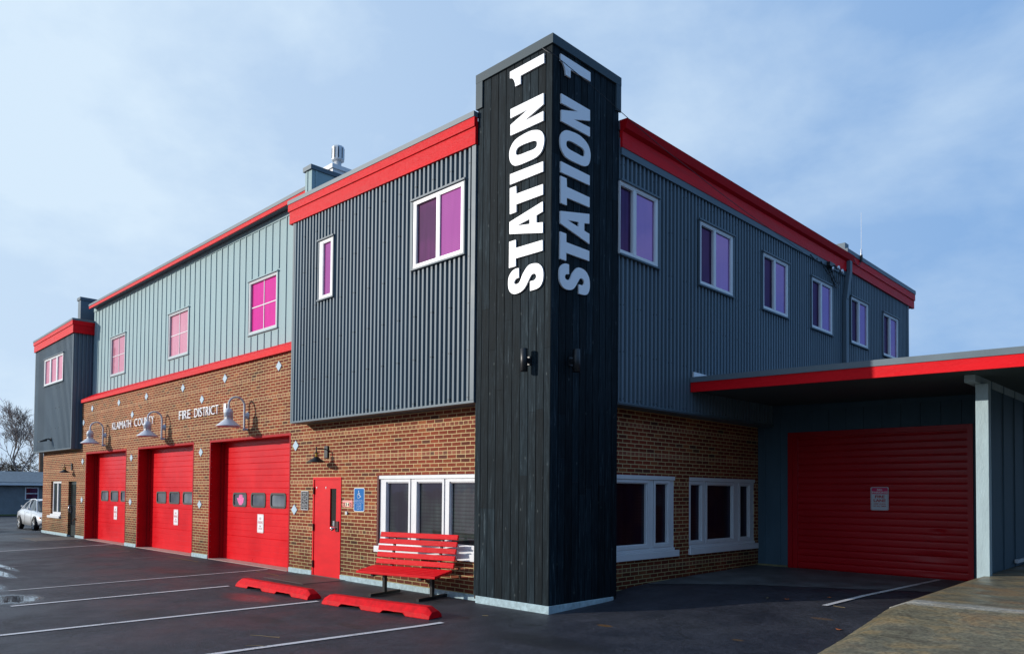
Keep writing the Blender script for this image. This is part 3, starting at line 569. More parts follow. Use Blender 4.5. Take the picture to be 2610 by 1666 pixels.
def cr(pts, closed, k=4):
    out = []; n = len(pts); rng = range(n) if closed else range(n-1)
    for i in rng:
        p0 = pts[(i-1) % n] if closed or i > 0 else pts[i]; p1 = pts[i]; p2 = pts[(i+1) % n]; p3 = pts[(i+2) % n] if closed or i+2 < n else p2
        for j in range(k):
            t = j/k; out.append([.5*((2*p1[q])+(-p0[q]+p2[q])*t+(2*p0[q]-5*p1[q]+4*p2[q]-p3[q])*t*t+(-p0[q]+3*p1[q]-3*p2[q]+p3[q])*t**3) for q in (0,1)])
    if not closed: out.append(pts[-1])
    return out
GL['O'] = cr(GL['O'], True); GL['Oh'] = cr(GL['Oh'], True)
S = GL['S']; GL['S'] = cr(S[1:19], False)+cr(S[19:]+[S[0]], False)
g1 = GL['1']; GL['1'] = g1[:5]+cr(g1[4:9], False)[1:]+g1[9:]
def curve_mesh(polys, depth):
    cu = bpy.data.curves.new('tmp', 'CURVE'); cu.dimensions = '2D'; cu.fill_mode = 'BOTH'; cu.extrude = depth/2
    for p in polys:
        s = cu.splines.new('POLY'); s.points.add(len(p)-1); s.use_cyclic_u = True
        for q, pt in zip(p, s.points): pt.co = (q[0], q[1], 0, 1)
    o = bpy.data.objects.new('tmp', cu); me = bpy.data.meshes.new_from_object(o)
    r = [tuple(v.co) for v in me.vertices], [tuple(f.vertices) for f in me.polygons]
    bpy.data.objects.remove(o); bpy.data.curves.remove(cu); bpy.data.meshes.remove(me); return r
for face in (0, 1):
    for g in (['1'],['N'],['O','Oh'],['I'],['T'],['A','Ah'],['T2'],['S']):
        v, f = curve_mesh([GL[k] for k in g], .026)
        mb = MB()
        if face == 0: mb.add([(x, -.018-z, y) for x, y, z in v], f)
        else: mb.add([(.018+z, (x+.873)*.985+.152, y+.006) for x, y, z in v], f)
        mb.build('letter', M['letter'], st)
# ---- slate corrugated boxes
# main box front / right side
def lin(x0, z0, x1, z1): return lambda x: z0+(z1-z0)*(x-x0)/(x1-x0)
zb = PX(3.355)
topf = lin(-7.7, 7.74, -1.64, 7.61)
hA = (-6.448,-5.923,5.844,7.068); hB = (-3.285,-1.922,5.849,7.071)
mb = corrugated(MB(), 'x', YO, -7.50, -TW-.005, zb, lambda x: topf(x)+.06, [hA, hB])
mb.build('corrugated_wall', M['slate'], st)
UZ0, UZ1 = 5.824, 7.03
us = [(1.662,2.77),(4.171,5.433),(6.737,7.942),(9.211,10.428),(11.655,12.851),(14.032,15.254)]
mb = corrugated(MB(), 'y', XO, TD+.005, 16.20, zb, PX(7.75), [(a,b,UZ0,UZ1) for a, b in us], ph=.03)
mb.build('corrugated_wall', M['slate'], st)
mb = MB()   # corner and bottom trims, soffit underside
mb.box(-7.56,-7.495,YO-.006,YO+.03,3.334,7.72); mb.box(-7.56,-7.52,YO+.0305,YW,3.334,8.0)
mb.box(-7.4945,-TW-.004,YO-.008,YO+.02,3.334,3.372)
mb.box(-7.4945,-TW-.004,YO+.0205,YB+.02,3.340,3.352)
mb.box(XB-.02,XO-.0005,TD+.005,16.2,3.340,3.352); mb.box(XO-.02,XO+.008,TD+.004,16.2,3.334,3.339)
mb.box(XO-.02,XO+.010,TD+.004,16.2,3.3535,3.378)
mb.box(XO-.03,XO+.012,16.15,16.263,3.334,7.68)
mb.box(-1.74,-TW-.006,YO-.010,YO-.0005,3.375,7.6)
mb.build('wall_trim', M['slate_trim'], st); mb = MB()
mb.box(-28.886,-28.82,.049,.08,3.339,7.6); mb.box(-23.73,-23.664,.049,.08,3.339,7.6)
mb.box(-28.819,-23.731,.047,.07,3.339,3.377); mb.box(-28.88,-23.67,.0705,YB+.02,3.345,3.357)
mb.box(-28.886,-28.85,.081,2.5,3.339,7.6)
mb.build('wall_trim', M['slate_trim'], st)
# left box
hL = (-27.448,-24.842,5.982,7.044)
mb = corrugated(MB(), 'x', .055, -28.82, -23.73, PX(3.36), PX(7.68), [hL], pitch=.155, top=.06, d=.06)
corrugated(mb, 'y', -23.664, .08, YW+.02, PX(3.34), PX(7.70), pitch=.135)
mb.build('corrugated_wall', M['slate'], st)
# ---- pale batten wall
W3 = [(-21.692,-20.22),(-16.423,-14.928),(-11.123,-9.628)]
mb = wall(MB(), 'x', YW, -23.66, -7.53, 5.36, 8.66, [(a,b,5.876,7.251) for a, b in W3], .1)
x = -9.59-.355
bx = []
k = -9.59+.355*6
while k > -23.6:
    if k < -7.6: bx.append(k)
    k -= .355
for k in bx:
    zs = [5.405, 8.50]
    for a, b in W3:
        if a-.06 < k < b+.06: zs = [5.405, 5.82, 7.32, 8.50]
    for i in range(0, len(zs), 2): wbox(mb,'x',YW,k-.022,k+.022,.0005,.02,zs[i],zs[i+1])
wbox(mb,'x',YW,-23.65,-7.55,.0005,.022,8.505,8.64)
mb.build('batten_wall', M['teal'], st)
# ---- red ledge between brick and battens
mb = MB()
yl = .294
mb.hexa([(-23.49,yl,5.034),(-7.561,yl,5.062),(-7.561,YW,5.062),(-23.49,YW,5.034),(-23.49,yl,5.15),(-7.561,yl,5.215),(-7.561,YW-.001,5.43),(-23.49,YW-.001,5.40)])
mb.build('red_ledge', M['red_wood'], st)
# ---- middle eave
mb = MB()
ye = .48
ez = lambda a, b: (a, b)
runbox(mb,'x',-23.453,-7.75,ye,ye+.03,(8.556,8.63),(8.65,8.735)); mb.build('fascia', M['red_wood'], st)
mb = MB(); runbox(mb,'x',-23.46,-7.75,ye-.012,ye+.04,(8.651,8.736),(8.724,8.822))
mb.hexa([(-23.46,ye+.04,8.70),(-7.75,ye+.04,8.80),(-7.75,6,8.95),(-23.46,6,8.85),(-23.46,ye+.04,8.724),(-7.75,ye+.04,8.822),(-7.75,6,8.97),(-23.46,6,8.87)])
mb.build('roof_edge', M['flash'], st)
mb = MB(); mb.hexa([(-23.45,ye+.031,8.60),(-7.75,ye+.031,8.66),(-7.75,YW+.05,8.66),(-23.45,YW+.05,8.60),(-23.45,ye+.031,8.62),(-7.75,ye+.031,8.68),(-7.75,YW+.05,8.68),(-23.45,YW+.05,8.62)])
mb.build('eave_soffit', M['slate_trim'], st)
# ---- main box fascia, front
mb = MB(); FX0, FX1 = -7.69, -TW-.0006
runbox(mb,'x',FX0,FX1,-.055,0.0,(7.729,7.594),(8.005,7.885)); runbox(mb,'x',FX0-.025,FX1,-.08,0.0,(8.007,7.887),(8.16,8.044))
runbox(mb,'y',.0005,YW+.6,FX0,FX0+.05,(7.729,7.729),(8.005,8.005)); runbox(mb,'y',.0005,YW+.6,FX0-.025,FX0+.05,(8.007,8.007),(8.16,8.16))
mb.build('fascia', M['red_wood'], st)
mb = MB(); runbox(mb,'x',FX0-.035,FX1,-.092,.02,(8.161,8.045),(8.247,8.135)); runbox(mb,'y',.0205,YW+.8,FX0-.035,FX0+.08,(8.161,8.161),(8.247,8.247))
mb.build('roof_edge', M['flash'], st)
mb = MB().box(-7.66,-TW-.005,-.02,.3,7.60,7.61)
# right side fascia with gutter, then a second stretch at the rear
mb = MB(); runbox(mb,'y',TD+.032,11.27,0.0,.055,(7.594,7.584),(7.86,7.85)); mb.build('fascia', M['red_wood'], st)
mb = MB()
G = [(.0,7.852),(.058,7.852),(.115,7.895),(.150,8.045),(.0,8.055)]
n = len(G); V = [(x, TD+.035, z) for x, z in G]+[(x, 11.60, z-.008) for x, z in G]
mb.add(V, [tuple(range(n-1,-1,-1)), tuple(range(n,2*n))]+[(i,(i+1)%n,(i+1)%n+n,i+n) for i in range(n)])
mb.build('gutter', mat('dark_red_gutter', (.48,.003,.008), .6, spec=.08, var=.08, vscale=1.5, bump=.08, bscale=4), st)
mb = MB(); runbox(mb,'y',11.272,16.68,-.02,.055,(7.665,7.60),(7.90,7.84)); runbox(mb,'y',11.272,16.70,-.02,.078,(7.902,7.842),(8.075,8.03))
mb.box(-1.5,-.021,16.60,16.68,7.62,8.02)
mb.build('fascia', M['red_wood'], st)
mb = MB(); runbox(mb,'y',11.272,16.71,-.05,.092,(8.076,8.031),(8.185,8.145)); runbox(mb,'y',TD+.035,11.27,-.05,.0,(7.9,7.9),(8.055,8.045))
mb.build('roof_edge', M['flash'], st)
# dark frieze board under the right fascia
mb = MB().box(XO+.002,XO+.03,TD+.035,11.26,7.47,7.5935); mb.build('frieze', M['slate_trim'], st)
# downspout
mb = MB()
def dsq(p, q, w=.05): mb.tube([p, q], w, n=4, smooth=False)
mb.hexa([(.02,11.12,6.86),(.12,11.12,6.86),(.12,11.27,6.86),(.02,11.27,6.86),(.06,11.28,7.60),(.15,11.28,7.60),(.15,11.42,7.60),(.06,11.42,7.60)])
mb.box(.06,.15,11.28,11.42,7.6005,7.86); mb.box(.018,.11,11.12,11.27,3.9,6.8595)
mb.build('downspout', M['slate_trim'], st)
# left box fascia
mb = MB(); runbox(mb,'x',-28.93,-23.58,0.0,.05,(7.525,7.634),(7.80,7.93)); runbox(mb,'x',-28.95,-23.56,-.027,.05,(7.802,7.932),(7.93,8.085))
runbox(mb,'y',.0505,YW-.002,-23.64,-23.58,(7.634,7.634),(7.93,7.93)); runbox(mb,'y',.0505,YW-.002,-23.64,-23.56,(7.932,7.932),(8.085,8.085))
mb.box(-29.06,-28.955,.1,.2,7.78,7.95)
mb.build('fascia', M['red_wood'], st)
mb = MB(); runbox(mb,'x',-28.96,-23.55,-.037,.06,(7.932,8.087),(8.006,8.163)); runbox(mb,'y',.0605,YW-.002,-23.66,-23.55,(8.087,8.087),(8.163,8.163))
mb.build('roof_edge', M['flash'], st)
# ---- roofs and hidden rear volume
mb = MB(); mb.box(-28.84,-23.68,.09,16.2,7.9,8.0); mb.box(-7.6,-.03,.05,16.2,7.95,8.02); mb.box(-28.84,-.03,.9,16.2,3.4,7.88); mb.box(-28.5,-.5,.95,16.0,.0,3.39); mb.box(-23.5,-7.7,.8,16.2,7.885,8.64)
mb.build('roof', mat('grey_roof_membrane', (.2,.2,.2), .9, var=.1), st)
# ---- chimneys
ch = MB(); ch.box(-7.68,-7.40,.31,1.9,7.9,9.0)
for yy in (.40,.95,1.5): ch.box(-7.3995,-7.385,yy,yy+.05,8.0,8.99)
ch.box(-7.60,-7.56,.295,.3095,8.0,8.99); c0 = ch.build('chimney', M['teal'], st)
MB().box(-7.72,-7.37,.27,1.95,9.0005,9.10).build('chimney_cap', M['slate_trim'], c0)
ch = MB(); ch.box(-24.35,-24.03,.36,1.5,8.27,8.98); c0 = ch.build('chimney', M['slate_trim'], st)
MB().box(-24.40,-24.0,.33,1.6,8.9805,9.09).build('chimney_cap', M['slate_trim'], c0); MB().box(-24.33,-24.05,.37,1.5,8.02,8.2695).build('chimney_base', M['white'], c0)
mb = MB().box(-.75,-.5,12.66,12.92,8.0,8.80); mb.box(-1.2,-.751,12.70,12.92,8.72,8.80); c0 = mb.build('roof_parapet', M['flash'], st)
MB().box(-1.2,-.76,12.72,12.9,8.0,8.715).build('white_panel', M['white'], c0)
# ---- diamonds
mb = None
for x, z in [(-22.39,4.758),(-19.628,4.755),(-17.159,4.758),(-14.362,4.767),(-11.668,4.772),(-8.835,4.781),(-23.359,4.303),(-18.355,4.27),(-13.064,4.335),(-23.368,2.871),(-18.359,2.875),(-13.069,2.892),(-8.004,2.883),(-23.366,1.463),(-18.371,1.457),(-13.09,1.469),(-8.02,1.443)]:
    mb = MB(); mb.prism([(x-.13,z),(x,z-.118),(x+.13,z),(x,z+.118)], lambda u,v,d: (u,YB-d,v), .001, .016); mb.build('diamond_tile', M['diamond'], st)

# ---- windows
def window(ax, pl, a0, a1, z0, z1, panes, depth=.0, fw=.055, proud=.02, mullw=.045, head=True, sill=None, trim='slate_trim', name='window', framemat='white'):
    """panes: list of (a0,a1,material,out) in wall coordinates, glass slightly inside the frame"""
    mb = MB(); zc0, zc1 = z0+fw, z1-fw
    wbox(mb,ax,pl,a0,a1,-.06,proud,zc1,z1); wbox(mb,ax,pl,a0,a1,-.06,proud,z0,zc0)
    edges = [a0]+[p for q in panes for p in (q[0],q[1])]+[a1]
    for i in range(0, len(edges), 2): wbox(mb,ax,pl,edges[i],edges[i+1],-.06,proud-.0015,zc0,zc1)
    w_ = mb.build(name, M[framemat], st)
    for (p, q, mt, o) in panes:
        g = MB(); wbox(g,ax,pl,p,q,o-.012,o,zc0,zc1); g.build('pane', M[mt], w_)
        s = MB(); b = .018
        wbox(s,ax,pl,p,p+b,o+.0005,proud-.008,zc0,zc1); wbox(s,ax,pl,q-b,q,o+.0005,proud-.008,zc0,zc1)
        wbox(s,ax,pl,p+b,q-b,o+.0005,proud-.008,zc0,zc0+b); wbox(s,ax,pl,p+b,q-b,o+.0005,proud-.008,zc1-b,zc1)
        s.build('sash', M[framemat], w_)
    if head:
        t = MB(); d = proud+.014
        wbox(t,ax,pl,a0-.05,a1+.05,.0005,d+.02,z1+.001,z1+.032); wbox(t,ax,pl,a0-.035,a0-.001,.0005,d-.004,z0,z1); wbox(t,ax,pl,a1+.001,a1+.035,.0005,d-.004,z0,z1)
        wbox(t,ax,pl,a0-.05,a1+.05,.0005,d+.01,z0-.03,z0-.001)
        t.build('window_trim', M[trim], w_)
    return w_
window('x',YO,*hA,[(hA[0]+.13,hA[1]-.075,'g_mag',-.02)])
window('x',YO,*hB,[(hB[0]+.07,hB[0]+.66,'g_magdark',-.03),(hB[0]+.72,hB[1]-.06,'g_mag',-.012)])
w_ = window('y',XO,us[0][0],2.77,UZ0,UZ1,[(1.664,2.045,'g_purdark',-.035),(2.115,2.695,'g_pur',-.015)],fw=.05,head=False)
t = MB(); wbox(t,'y',XO,1.661,2.82,.0005,.054,UZ1+.001,UZ1+.032); wbox(t,'y',XO,2.771,2.805,.0005,.03,UZ0,UZ1); wbox(t,'y',XO,1.661,2.82,.0005,.044,UZ0-.03,UZ0-.001); t.build('window_trim', M['slate_trim'], w_)
for (a, b) in us[1:]:
    window('y',XO,a,b,UZ0,UZ1,[(a+.045,a+.53,'g_purdark',-.035),(a+.59,b-.07,'g_pur',-.015)],fw=.05)
window('x',.055,*hL,[(hL[0]+.12,hL[0]+.78,'g_pale',-.02),(hL[0]+.93,hL[1]-.93,'g_pale',-.02),(hL[1]-.78,hL[1]-.1,'g_pale',-.02)])
for (a, b), mt in zip(W3, ('g_pale','g_pale','g_hot')):
    w_ = window('x',YW,a,b,5.876,7.251,[(a+.07,b-.06,mt,-.03)],fw=.05,trim='teal',framemat='offwhite')
    g = MB(); c = (a+b)/2; wbox(g,'x',YW,c-.012,c+.012,-.0298,-.018,5.93,7.20); wbox(g,'x',YW,a+.07,b-.06,-.0299,-.019,6.556,6.58); g.build('muntin', M['white'], w_)
def big_window(ax, pl, a0, a1, z0, z1, panes, sill0, sill1, mt):
    w_ = window(ax,pl,a0,a1,z0,z1,[(p,q,mt,-.05) for p, q in panes],fw=.125,proud=.0,head=False)
    h = MB(); wbox(h,ax,pl,a0-.0,a1+.0,.001,.03,z1-.065,z1+.004); h.build('window_head', M['white'], w_)
    for p, q in panes:      # casement frames standing a little proud, the shadow gap round each painted as grey strips
        c = MB(); e_ = .052; zb2, zt2 = z0+.125, z1-.125
        wbox(c,ax,pl,p-e_,p-.001,.001,.016,zb2-e_,zt2+e_); wbox(c,ax,pl,q+.001,q+e_,.001,.016,zb2-e_,zt2+e_); wbox(c,ax,pl,p-.0005,q+.0005,.001,.016,zt2+.001,zt2+e_); wbox(c,ax,pl,p-.0005,q+.0005,.001,.016,zb2-e_,zb2-.001)
        c.build('casement', M['white'], w_)
        d = MB(); g_ = .006
        wbox(d,ax,pl,p-e_-g_,p-e_-.0005,.0005,.003,zb2-e_-g_,zt2+e_+g_); wbox(d,ax,pl,q+e_+.0005,q+e_+g_,.0005,.003,zb2-e_-g_,zt2+e_+g_); wbox(d,ax,pl,p-e_,q+e_,.0005,.003,zt2+e_+.0005,zt2+e_+g_); d.build('seal', M['seal_grey'], w_)
    s = MB(); wbox(s,ax,pl,sill0,sill1,-.02,.062,z0-.125,z0-.005); wbox(s,ax,pl,a0,a1,.001,.03,z0-.004,z0+.045); s.build('sill', M['white'], w_, bevel=.008)
    return w_
big_window('x',YB+.03,-4.80,-1.70,.815,2.178,[(-4.589,-3.882),(-3.637,-2.907),(-2.712,-1.98)],-4.915,-1.66,'g_dark')
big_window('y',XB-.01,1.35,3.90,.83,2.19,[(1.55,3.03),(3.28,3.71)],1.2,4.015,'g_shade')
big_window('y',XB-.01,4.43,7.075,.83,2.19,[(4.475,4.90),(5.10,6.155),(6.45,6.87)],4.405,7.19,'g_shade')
w_ = window('x',YB+.05,LW[0]+.1,LW[1],.85,2.165,[(LW[0]+.16,-26.73,'g_dark',-.03),(-26.62,LW[1]-.06,'g_dark',-.04)],fw=.07,proud=0,head=False)
s = MB(); wbox(s,'x',YB,-27.64,-25.99,-.02,.07,.70,.79); wbox(s,'x',YB,LW[0],LW[1],-.05,.02,.7905,.849); s.build('sill', M['white'], w_)
MB().box(FW[0]+.001,FW[0]+.055,YB-.004,YB+.06,.80,2.178).build('painted_jamb', mat('dark_red_jamb', (.10,.02,.018), .7, var=.3, vscale=20), st)

# ---- overhead doors
def garage_door(a, b):
    yd = .73; z0 = .045
    mb = MB(); pitch = .1565; zs = []
    z = z0
    while z < 3.3:
        sec = int(round((z-z0)/pitch)) % 4 == 0
        zs += [(z, .0), (z+.008, .012 if sec else .006), (z+.018, .0)]
        z += pitch
    cx = (a+b)/2-.07; wins = [(cx+d-.375, cx+d+.375, 1.45, 1.798) for d in (-1.01, 0, 1.01)]
    zz = sorted({round(q, 4) for q, _ in zs} | {1.45, 1.798}); 
    def off(z):
        for (p, o), (q, o2) in zip(zs, zs[1:]):
            if p <= z <= q: return o+(o2-o)*(z-p)/(q-p)
        return 0
    zz = [q for q in zz if q <= 3.3]
    for p, q in zip(zz, zz[1:]):
        A = [a]+[w for ww in wins for w in ww[:2]]+[b]; c = (p+q)/2
        inw = 1.45 < c < 1.798
        for i in range(len(A)-1):
            if inw and i % 2 == 1: continue
            if not inw and i > 0: continue
            x0, x1 = (A[i], A[i+1]) if inw else (a, b)
            mb.quad((x0,yd+off(p),p),(x1,yd+off(p),p),(x1,yd+off(q),q),(x0,yd+off(q),q))
    for ww in wins:      # window reveals
        for (p, q) in (((ww[0],ww[2]),(ww[0],ww[3])),((ww[1],ww[2]),(ww[1],ww[3])),((ww[0],ww[3]),(ww[1],ww[3])),((ww[0],ww[2]),(ww[1],ww[2]))):
            mb.quad((p[0],yd,p[1]),(q[0],yd,q[1]),(q[0],yd+.05,q[1]),(p[0],yd+.05,p[1]))
    d = mb.build('overhead_door', M['red_metal'], st)
    def rr(x0, x1, z0, z1, r, k=5):
        out = []
        for cx_, cz_, s in ((x1-r,z1-r,0),(x0+r,z1-r,1),(x0+r,z0+r,2),(x1-r,z0+r,3)):
            for j in range(k+1): t = math.pi/2*(s+j/k); out.append((cx_+r*math.cos(t), cz_+r*math.sin(t)))
        return out
    for ww in wins:
        o = rr(ww[0]-.012,ww[1]+.012,ww[2]-.012,ww[3]+.012,.09); i = rr(ww[0]+.04,ww[1]-.04,ww[2]+.035,ww[3]-.035,.06)
        g = MB(); n = len(o); V = [(x,yd-.014,z) for x, z in o]+[(x,yd-.014,z) for x, z in i]+[(x,yd+.04,z) for x, z in o]+[(x,yd+.012,z) for x, z in i]
        F = []
        for j in range(n):
            k = (j+1) % n; F += [(j,k,k+n,j+n),(j,k,k+2*n,j+2*n),(j+n,k+n,k+3*n,j+3*n)]
        fr = g.add(V, F).build('door_window', M['sealing'], d)
        # filler corners outside the rounded seal
        g = MB(); g.add([(x,yd+.011,z) for x, z in i], [tuple(range(len(i)))]); g.build('pane', M['g_grey'], fr) if False else None
    for ww in wins:
        g = MB(); g.box(ww[0]+.001,ww[1]-.001,yd+.008,yd+.03,ww[2]+.001,ww[3]-.001); g.build('door_pane', M['g_grey'], d)
        sp = MB()     # red corner fill behind the rounded seal
        r_ = .055
        for cx_, sx in ((ww[0],1),(ww[1],-1)):
            for cz_, sz in ((ww[2],1),(ww[3],-1)):
                sp.prism([(cx_,cz_),(cx_+sx*r_,cz_),(cx_,cz_+sz*r_)], lambda u,v,dd: (u,yd+dd,v), .0005, .007)
        sp.build('window_corner', M['red_metal'], d)
    return d
for a, b in openings:
    garage_door(a, b)
    mb = MB()      # steel lined reveal, jamb shade painted into its red
    mb.box(a-.001,a+.05,YB-.006,.729,-.02,GZ1); mb.box(b-.05,b+.001,YB-.006,.729,-.02,GZ1); mb.box(a+.051,b-.051,YB-.006,.729,GZ1-.05,GZ1+.001)
    mb.box(a+.051,a+.13,.66,.7285,0,GZ1-.0505); mb.box(b-.13,b-.051,.66,.7285,0,GZ1-.0505)
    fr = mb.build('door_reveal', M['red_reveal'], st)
    rv = MB()
    for z in [i*.152+.2 for i in range(20)]:
        rv.lathe([(0,-.002),(.009,-.001),(.009,.004),(.0,.005)], (a+.056,YB+.03,z), 6, axis='x')
    rv.build('rivets', mat('rivet_grey', (.35,.2,.2), .4, metal=.3), fr)
    MB().box(a+.0515,b-.0515,YB-.02,.729,-.02,.0475).build('threshold', M['conc_pink'], st)

# ---- red entrance door
a, b = DOORX; z0, z1 = .045, 2.164
mb = MB(); mb.box(a,a+.045,YB-.012,YB+.1,z0-.05,z1); mb.box(b-.045,b,YB-.012,YB+.1,z0-.05,z1); mb.box(a+.0455,b-.0455,YB-.012,YB+.1,z1-.05,z1)
fr = mb.build('door_frame', M['red'], st)
gl = (-6.563+.0,-6.325,1.119,1.92)
mb = MB(); wall(mb,'x',YB+.004,a+.048,b-.048,z0,z1-.053,[gl],.03)
mb.box(a+.06,b-.06,YB+.05,YB+.06,z0,z1-.07)
dr = mb.build('entrance_door', M['red'], st)
MB().box(gl[0],gl[1],YB+.028,YB+.034,gl[2],gl[3]).build('door_glass', mat('dark_wired_glass', (.018,.016,.012), .15), dr)
mb = MB(); mb.box(-6.30,-6.185,YB-.03,YB+.0035,1.03,1.24); pl_ = mb.build('lock_plate', mat('brown_lock', (.07,.03,.03), .35, metal=.4), dr)
mb = MB(); mb.box(-6.37,-6.305,YB-.045,YB+.003,1.13,1.245); mb.tube([(-6.28,YB-.03,1.10),(-6.28,YB-.085,1.10),(-6.40,YB-.085,1.095)],.014); mb.lathe([(0,-.07),(.03,-.065),(.033,-.04),(.02,-.03),(.02,0)],(-6.36,YB-.02,1.07),14,axis='y')
mb.build('door_handle', M['steel'], dr)
for z in (1.874,1.081,.291):
    MB().tube([(a+.045,YB-.02,z-.075),(a+.045,YB-.02,z+.075)],.016,n=8).build('hinge', mat('hinge_dark', (.05,.01,.01), .5) if z > 1.8 else bpy.data.materials['hinge_dark'], dr)
for x in (a+.12,a+.49):
    mb = MB().box(x,x+.035,YB-.002,YB+.0035,1.94,1.96); mb.box(x+.008,x+.028,YB-.002,YB+.0035,1.915,1.938); mb.build('door_fitting', M['white'], dr)
MB().box(a-.02,b+.02,YB-.05,YB+.02,.0,.052).build('door_sill', M['pad'], st)
# ---- left glazed door
a, b = LD[0], LD[1]
mb = MB(); yy = YB+.09
mb.box(a,a+.10,yy,yy+.06,.06,LD[3]); mb.box(b-.10,b,yy,yy+.06,.06,LD[3]); mb.box(a+.1005,b-.1005,yy,yy+.06,LD[3]-.13,LD[3]); mb.box(a+.1005,b-.1005,yy,yy+.06,.06,.48)
ld_ = mb.build('glazed_door', mat('dark_green_aluminium', (.012,.022,.022), .35), st)
MB().box(a+.1,b-.1,yy+.02,yy+.03,.48,LD[3]-.13).build('door_glass', M['g_dark'], ld_)
mb = MB().tube([(a+.05,yy,1.22),(a+.05,yy-.07,1.22),(a+.07,yy-.09,1.10),(a+.05,yy-.07,.98),(a+.05,yy,.98)],.018); mb.box(a+.02,a+.08,yy-.02,yy-.0005,.9,1.3); mb.build('door_handle', M['steel'], ld_)
mb = MB().tube([(-24.0,YB,.72),(-24.0,YB-.09,.72),(-24.0,YB-.12,.66)],.018); mb.lathe([(.0,-.01),(.035,-.005),(.035,.005),(0,.01)],(-24.0,YB-.07,.77),10); mb.build('hose_tap', M['bronze'], st)

# ---- KLAMATH COUNTY FIRE DISTRICT 1
def text_geo(s, bold=0.0, depth=.0):
    cu = bpy.data.curves.new('t', 'FONT'); cu.body = s; cu.size = 1; cu.extrude = depth; cu.offset = bold; cu.resolution_u = 3
    o = bpy.data.objects.new('t', cu); me = bpy.data.meshes.new_from_object(o)
    v = [tuple(p.co) for p in me.vertices]; f = [tuple(p.vertices) for p in me.polygons]
    bpy.data.objects.remove(o); bpy.data.curves.remove(cu); bpy.data.meshes.remove(me); return v, f
def put_text(mb, s, x0, x1, z0, z1, y, th, bold=0.0):
    v, f = text_geo(s, bold, .5); X = [p[0] for p in v]; Y = [p[1] for p in v]; Zs = [p[2] for p in v]
    ax, bx_, ay, by = min(X), max(X), min(Y), max(Y)
    mb.add([(x0+(p[0]-ax)/(bx_-ax)*(x1-x0), y-(p[2]+.5)*th, z0+(p[1]-ay)/(by-ay)*(z1-z0)) for p in v], f); return mb
def spell(word, x0, x1, z0, z1, widths):
    tot = sum(widths)+.12*(len(word)-1); x = x0; k = (x1-x0)/tot
    for c, wd in zip(word, widths):
        mb = MB(); put_text(mb, c, x, x+wd*k, z0, z1, YB-.028, .022, -.008); mb.build('letter', M['letter'], st); mb2 = None
        x += wd*k+.12*k
wmap = dict(K=.56,L=.42,A=.72,M=.86,T=.5,H=.62,C=.78,O=.88,U=.6,N=.66,Y=.6,F=.42,I=.1,R=.5,E=.45,D=.68,S=.45)
wmap['1'] = .2
for wd, x0, x1 in (('KLAMATH',-20.12,-18.36),('COUNTY',-18.06,-16.42),('FIRE',-14.51,-13.72),('DISTRICT',-13.46,-11.95),('1',-11.63,-11.50)):
    spell(wd, x0, x1, 3.868, 4.108, [wmap[c] for c in wd])

# ================================================================ things fixed on the station
def gooseneck(x, label):
    t = empty('gooseneck_lamp', (x, YB, 3.34), label, 'wall lamp', 'grey gooseneck lamps over the overhead doors')
    yp, ys_ = YB-.085, -.115
    mb = MB(); mb.tube([(x,yp,3.34),(x,yp,3.40)],.034,n=10)
    pts = [(x,yp,3.36),(x,yp,3.95)]; c = (yp+ys_)/2; r = (yp-ys_)/2
    for k in range(1, 12): q = math.pi*k/12; pts.append((x, c+r*math.cos(q), 3.95+r*math.sin(q)))
    pts += [(x,ys_,3.95),(x,ys_,3.86)]
    mb.tube(pts, .026, n=12); mb.tube([(x,yp,3.37),(x,YB,3.37)],.03,n=8)
    mb.build('arm', M['lamp'], t)
    mb = MB().lathe([(0,-.015),(.03,-.015),(.03,.0),(.075,.035),(.075,.05),(.095,.06),(.095,.07),(0,.071)],(x,YB-.072,3.714),20,axis='y'); mb.build('wall_plate', M['lamp'], t)
    mb = MB().lathe([(0,3.875),(.03,3.87),(.07,3.85),(.10,3.80),(.112,3.76),(.112,3.75),(.108,3.745),(.108,3.65),(.0,3.648)],(x,ys_,0),24); mb.build('lamp_cap', M['lamp'], t)
    mb = MB().lathe([(.09,3.647),(.09,3.585)],(x,ys_,0),24); mb.build('neck_window', mat('milky_glass', (.7,.68,.65), .4) if 'milky_glass' not in bpy.data.materials else bpy.data.materials['milky_glass'], t)
    mb = MB()
    for k in range(4): q = math.pi/4+k*math.pi/2; mb.tube([(x+.098*math.cos(q),ys_+.098*math.sin(q),3.58),(x+.098*math.cos(q),ys_+.098*math.sin(q),3.66)],.012,n=6)
    mb.lathe([(.105,3.59),(.115,3.575),(.27,3.445),(.292,3.43),(.292,3.415),(.28,3.418),(.10,3.575)],(x,ys_,0),32); mb.build('lamp_shade', M['lamp'], t)
    return t
g3 = gooseneck(-10.38, 'grey gooseneck lamp over the nearest overhead door, beside the numeral 1')
copy_tree(g3, (-5.284,0,0), 'grey gooseneck lamp over the middle overhead door, in front of the word COUNTY')
copy_tree(g3, (-10.534,0,0), 'grey gooseneck lamp over the farthest overhead door, left of the word KLAMATH')
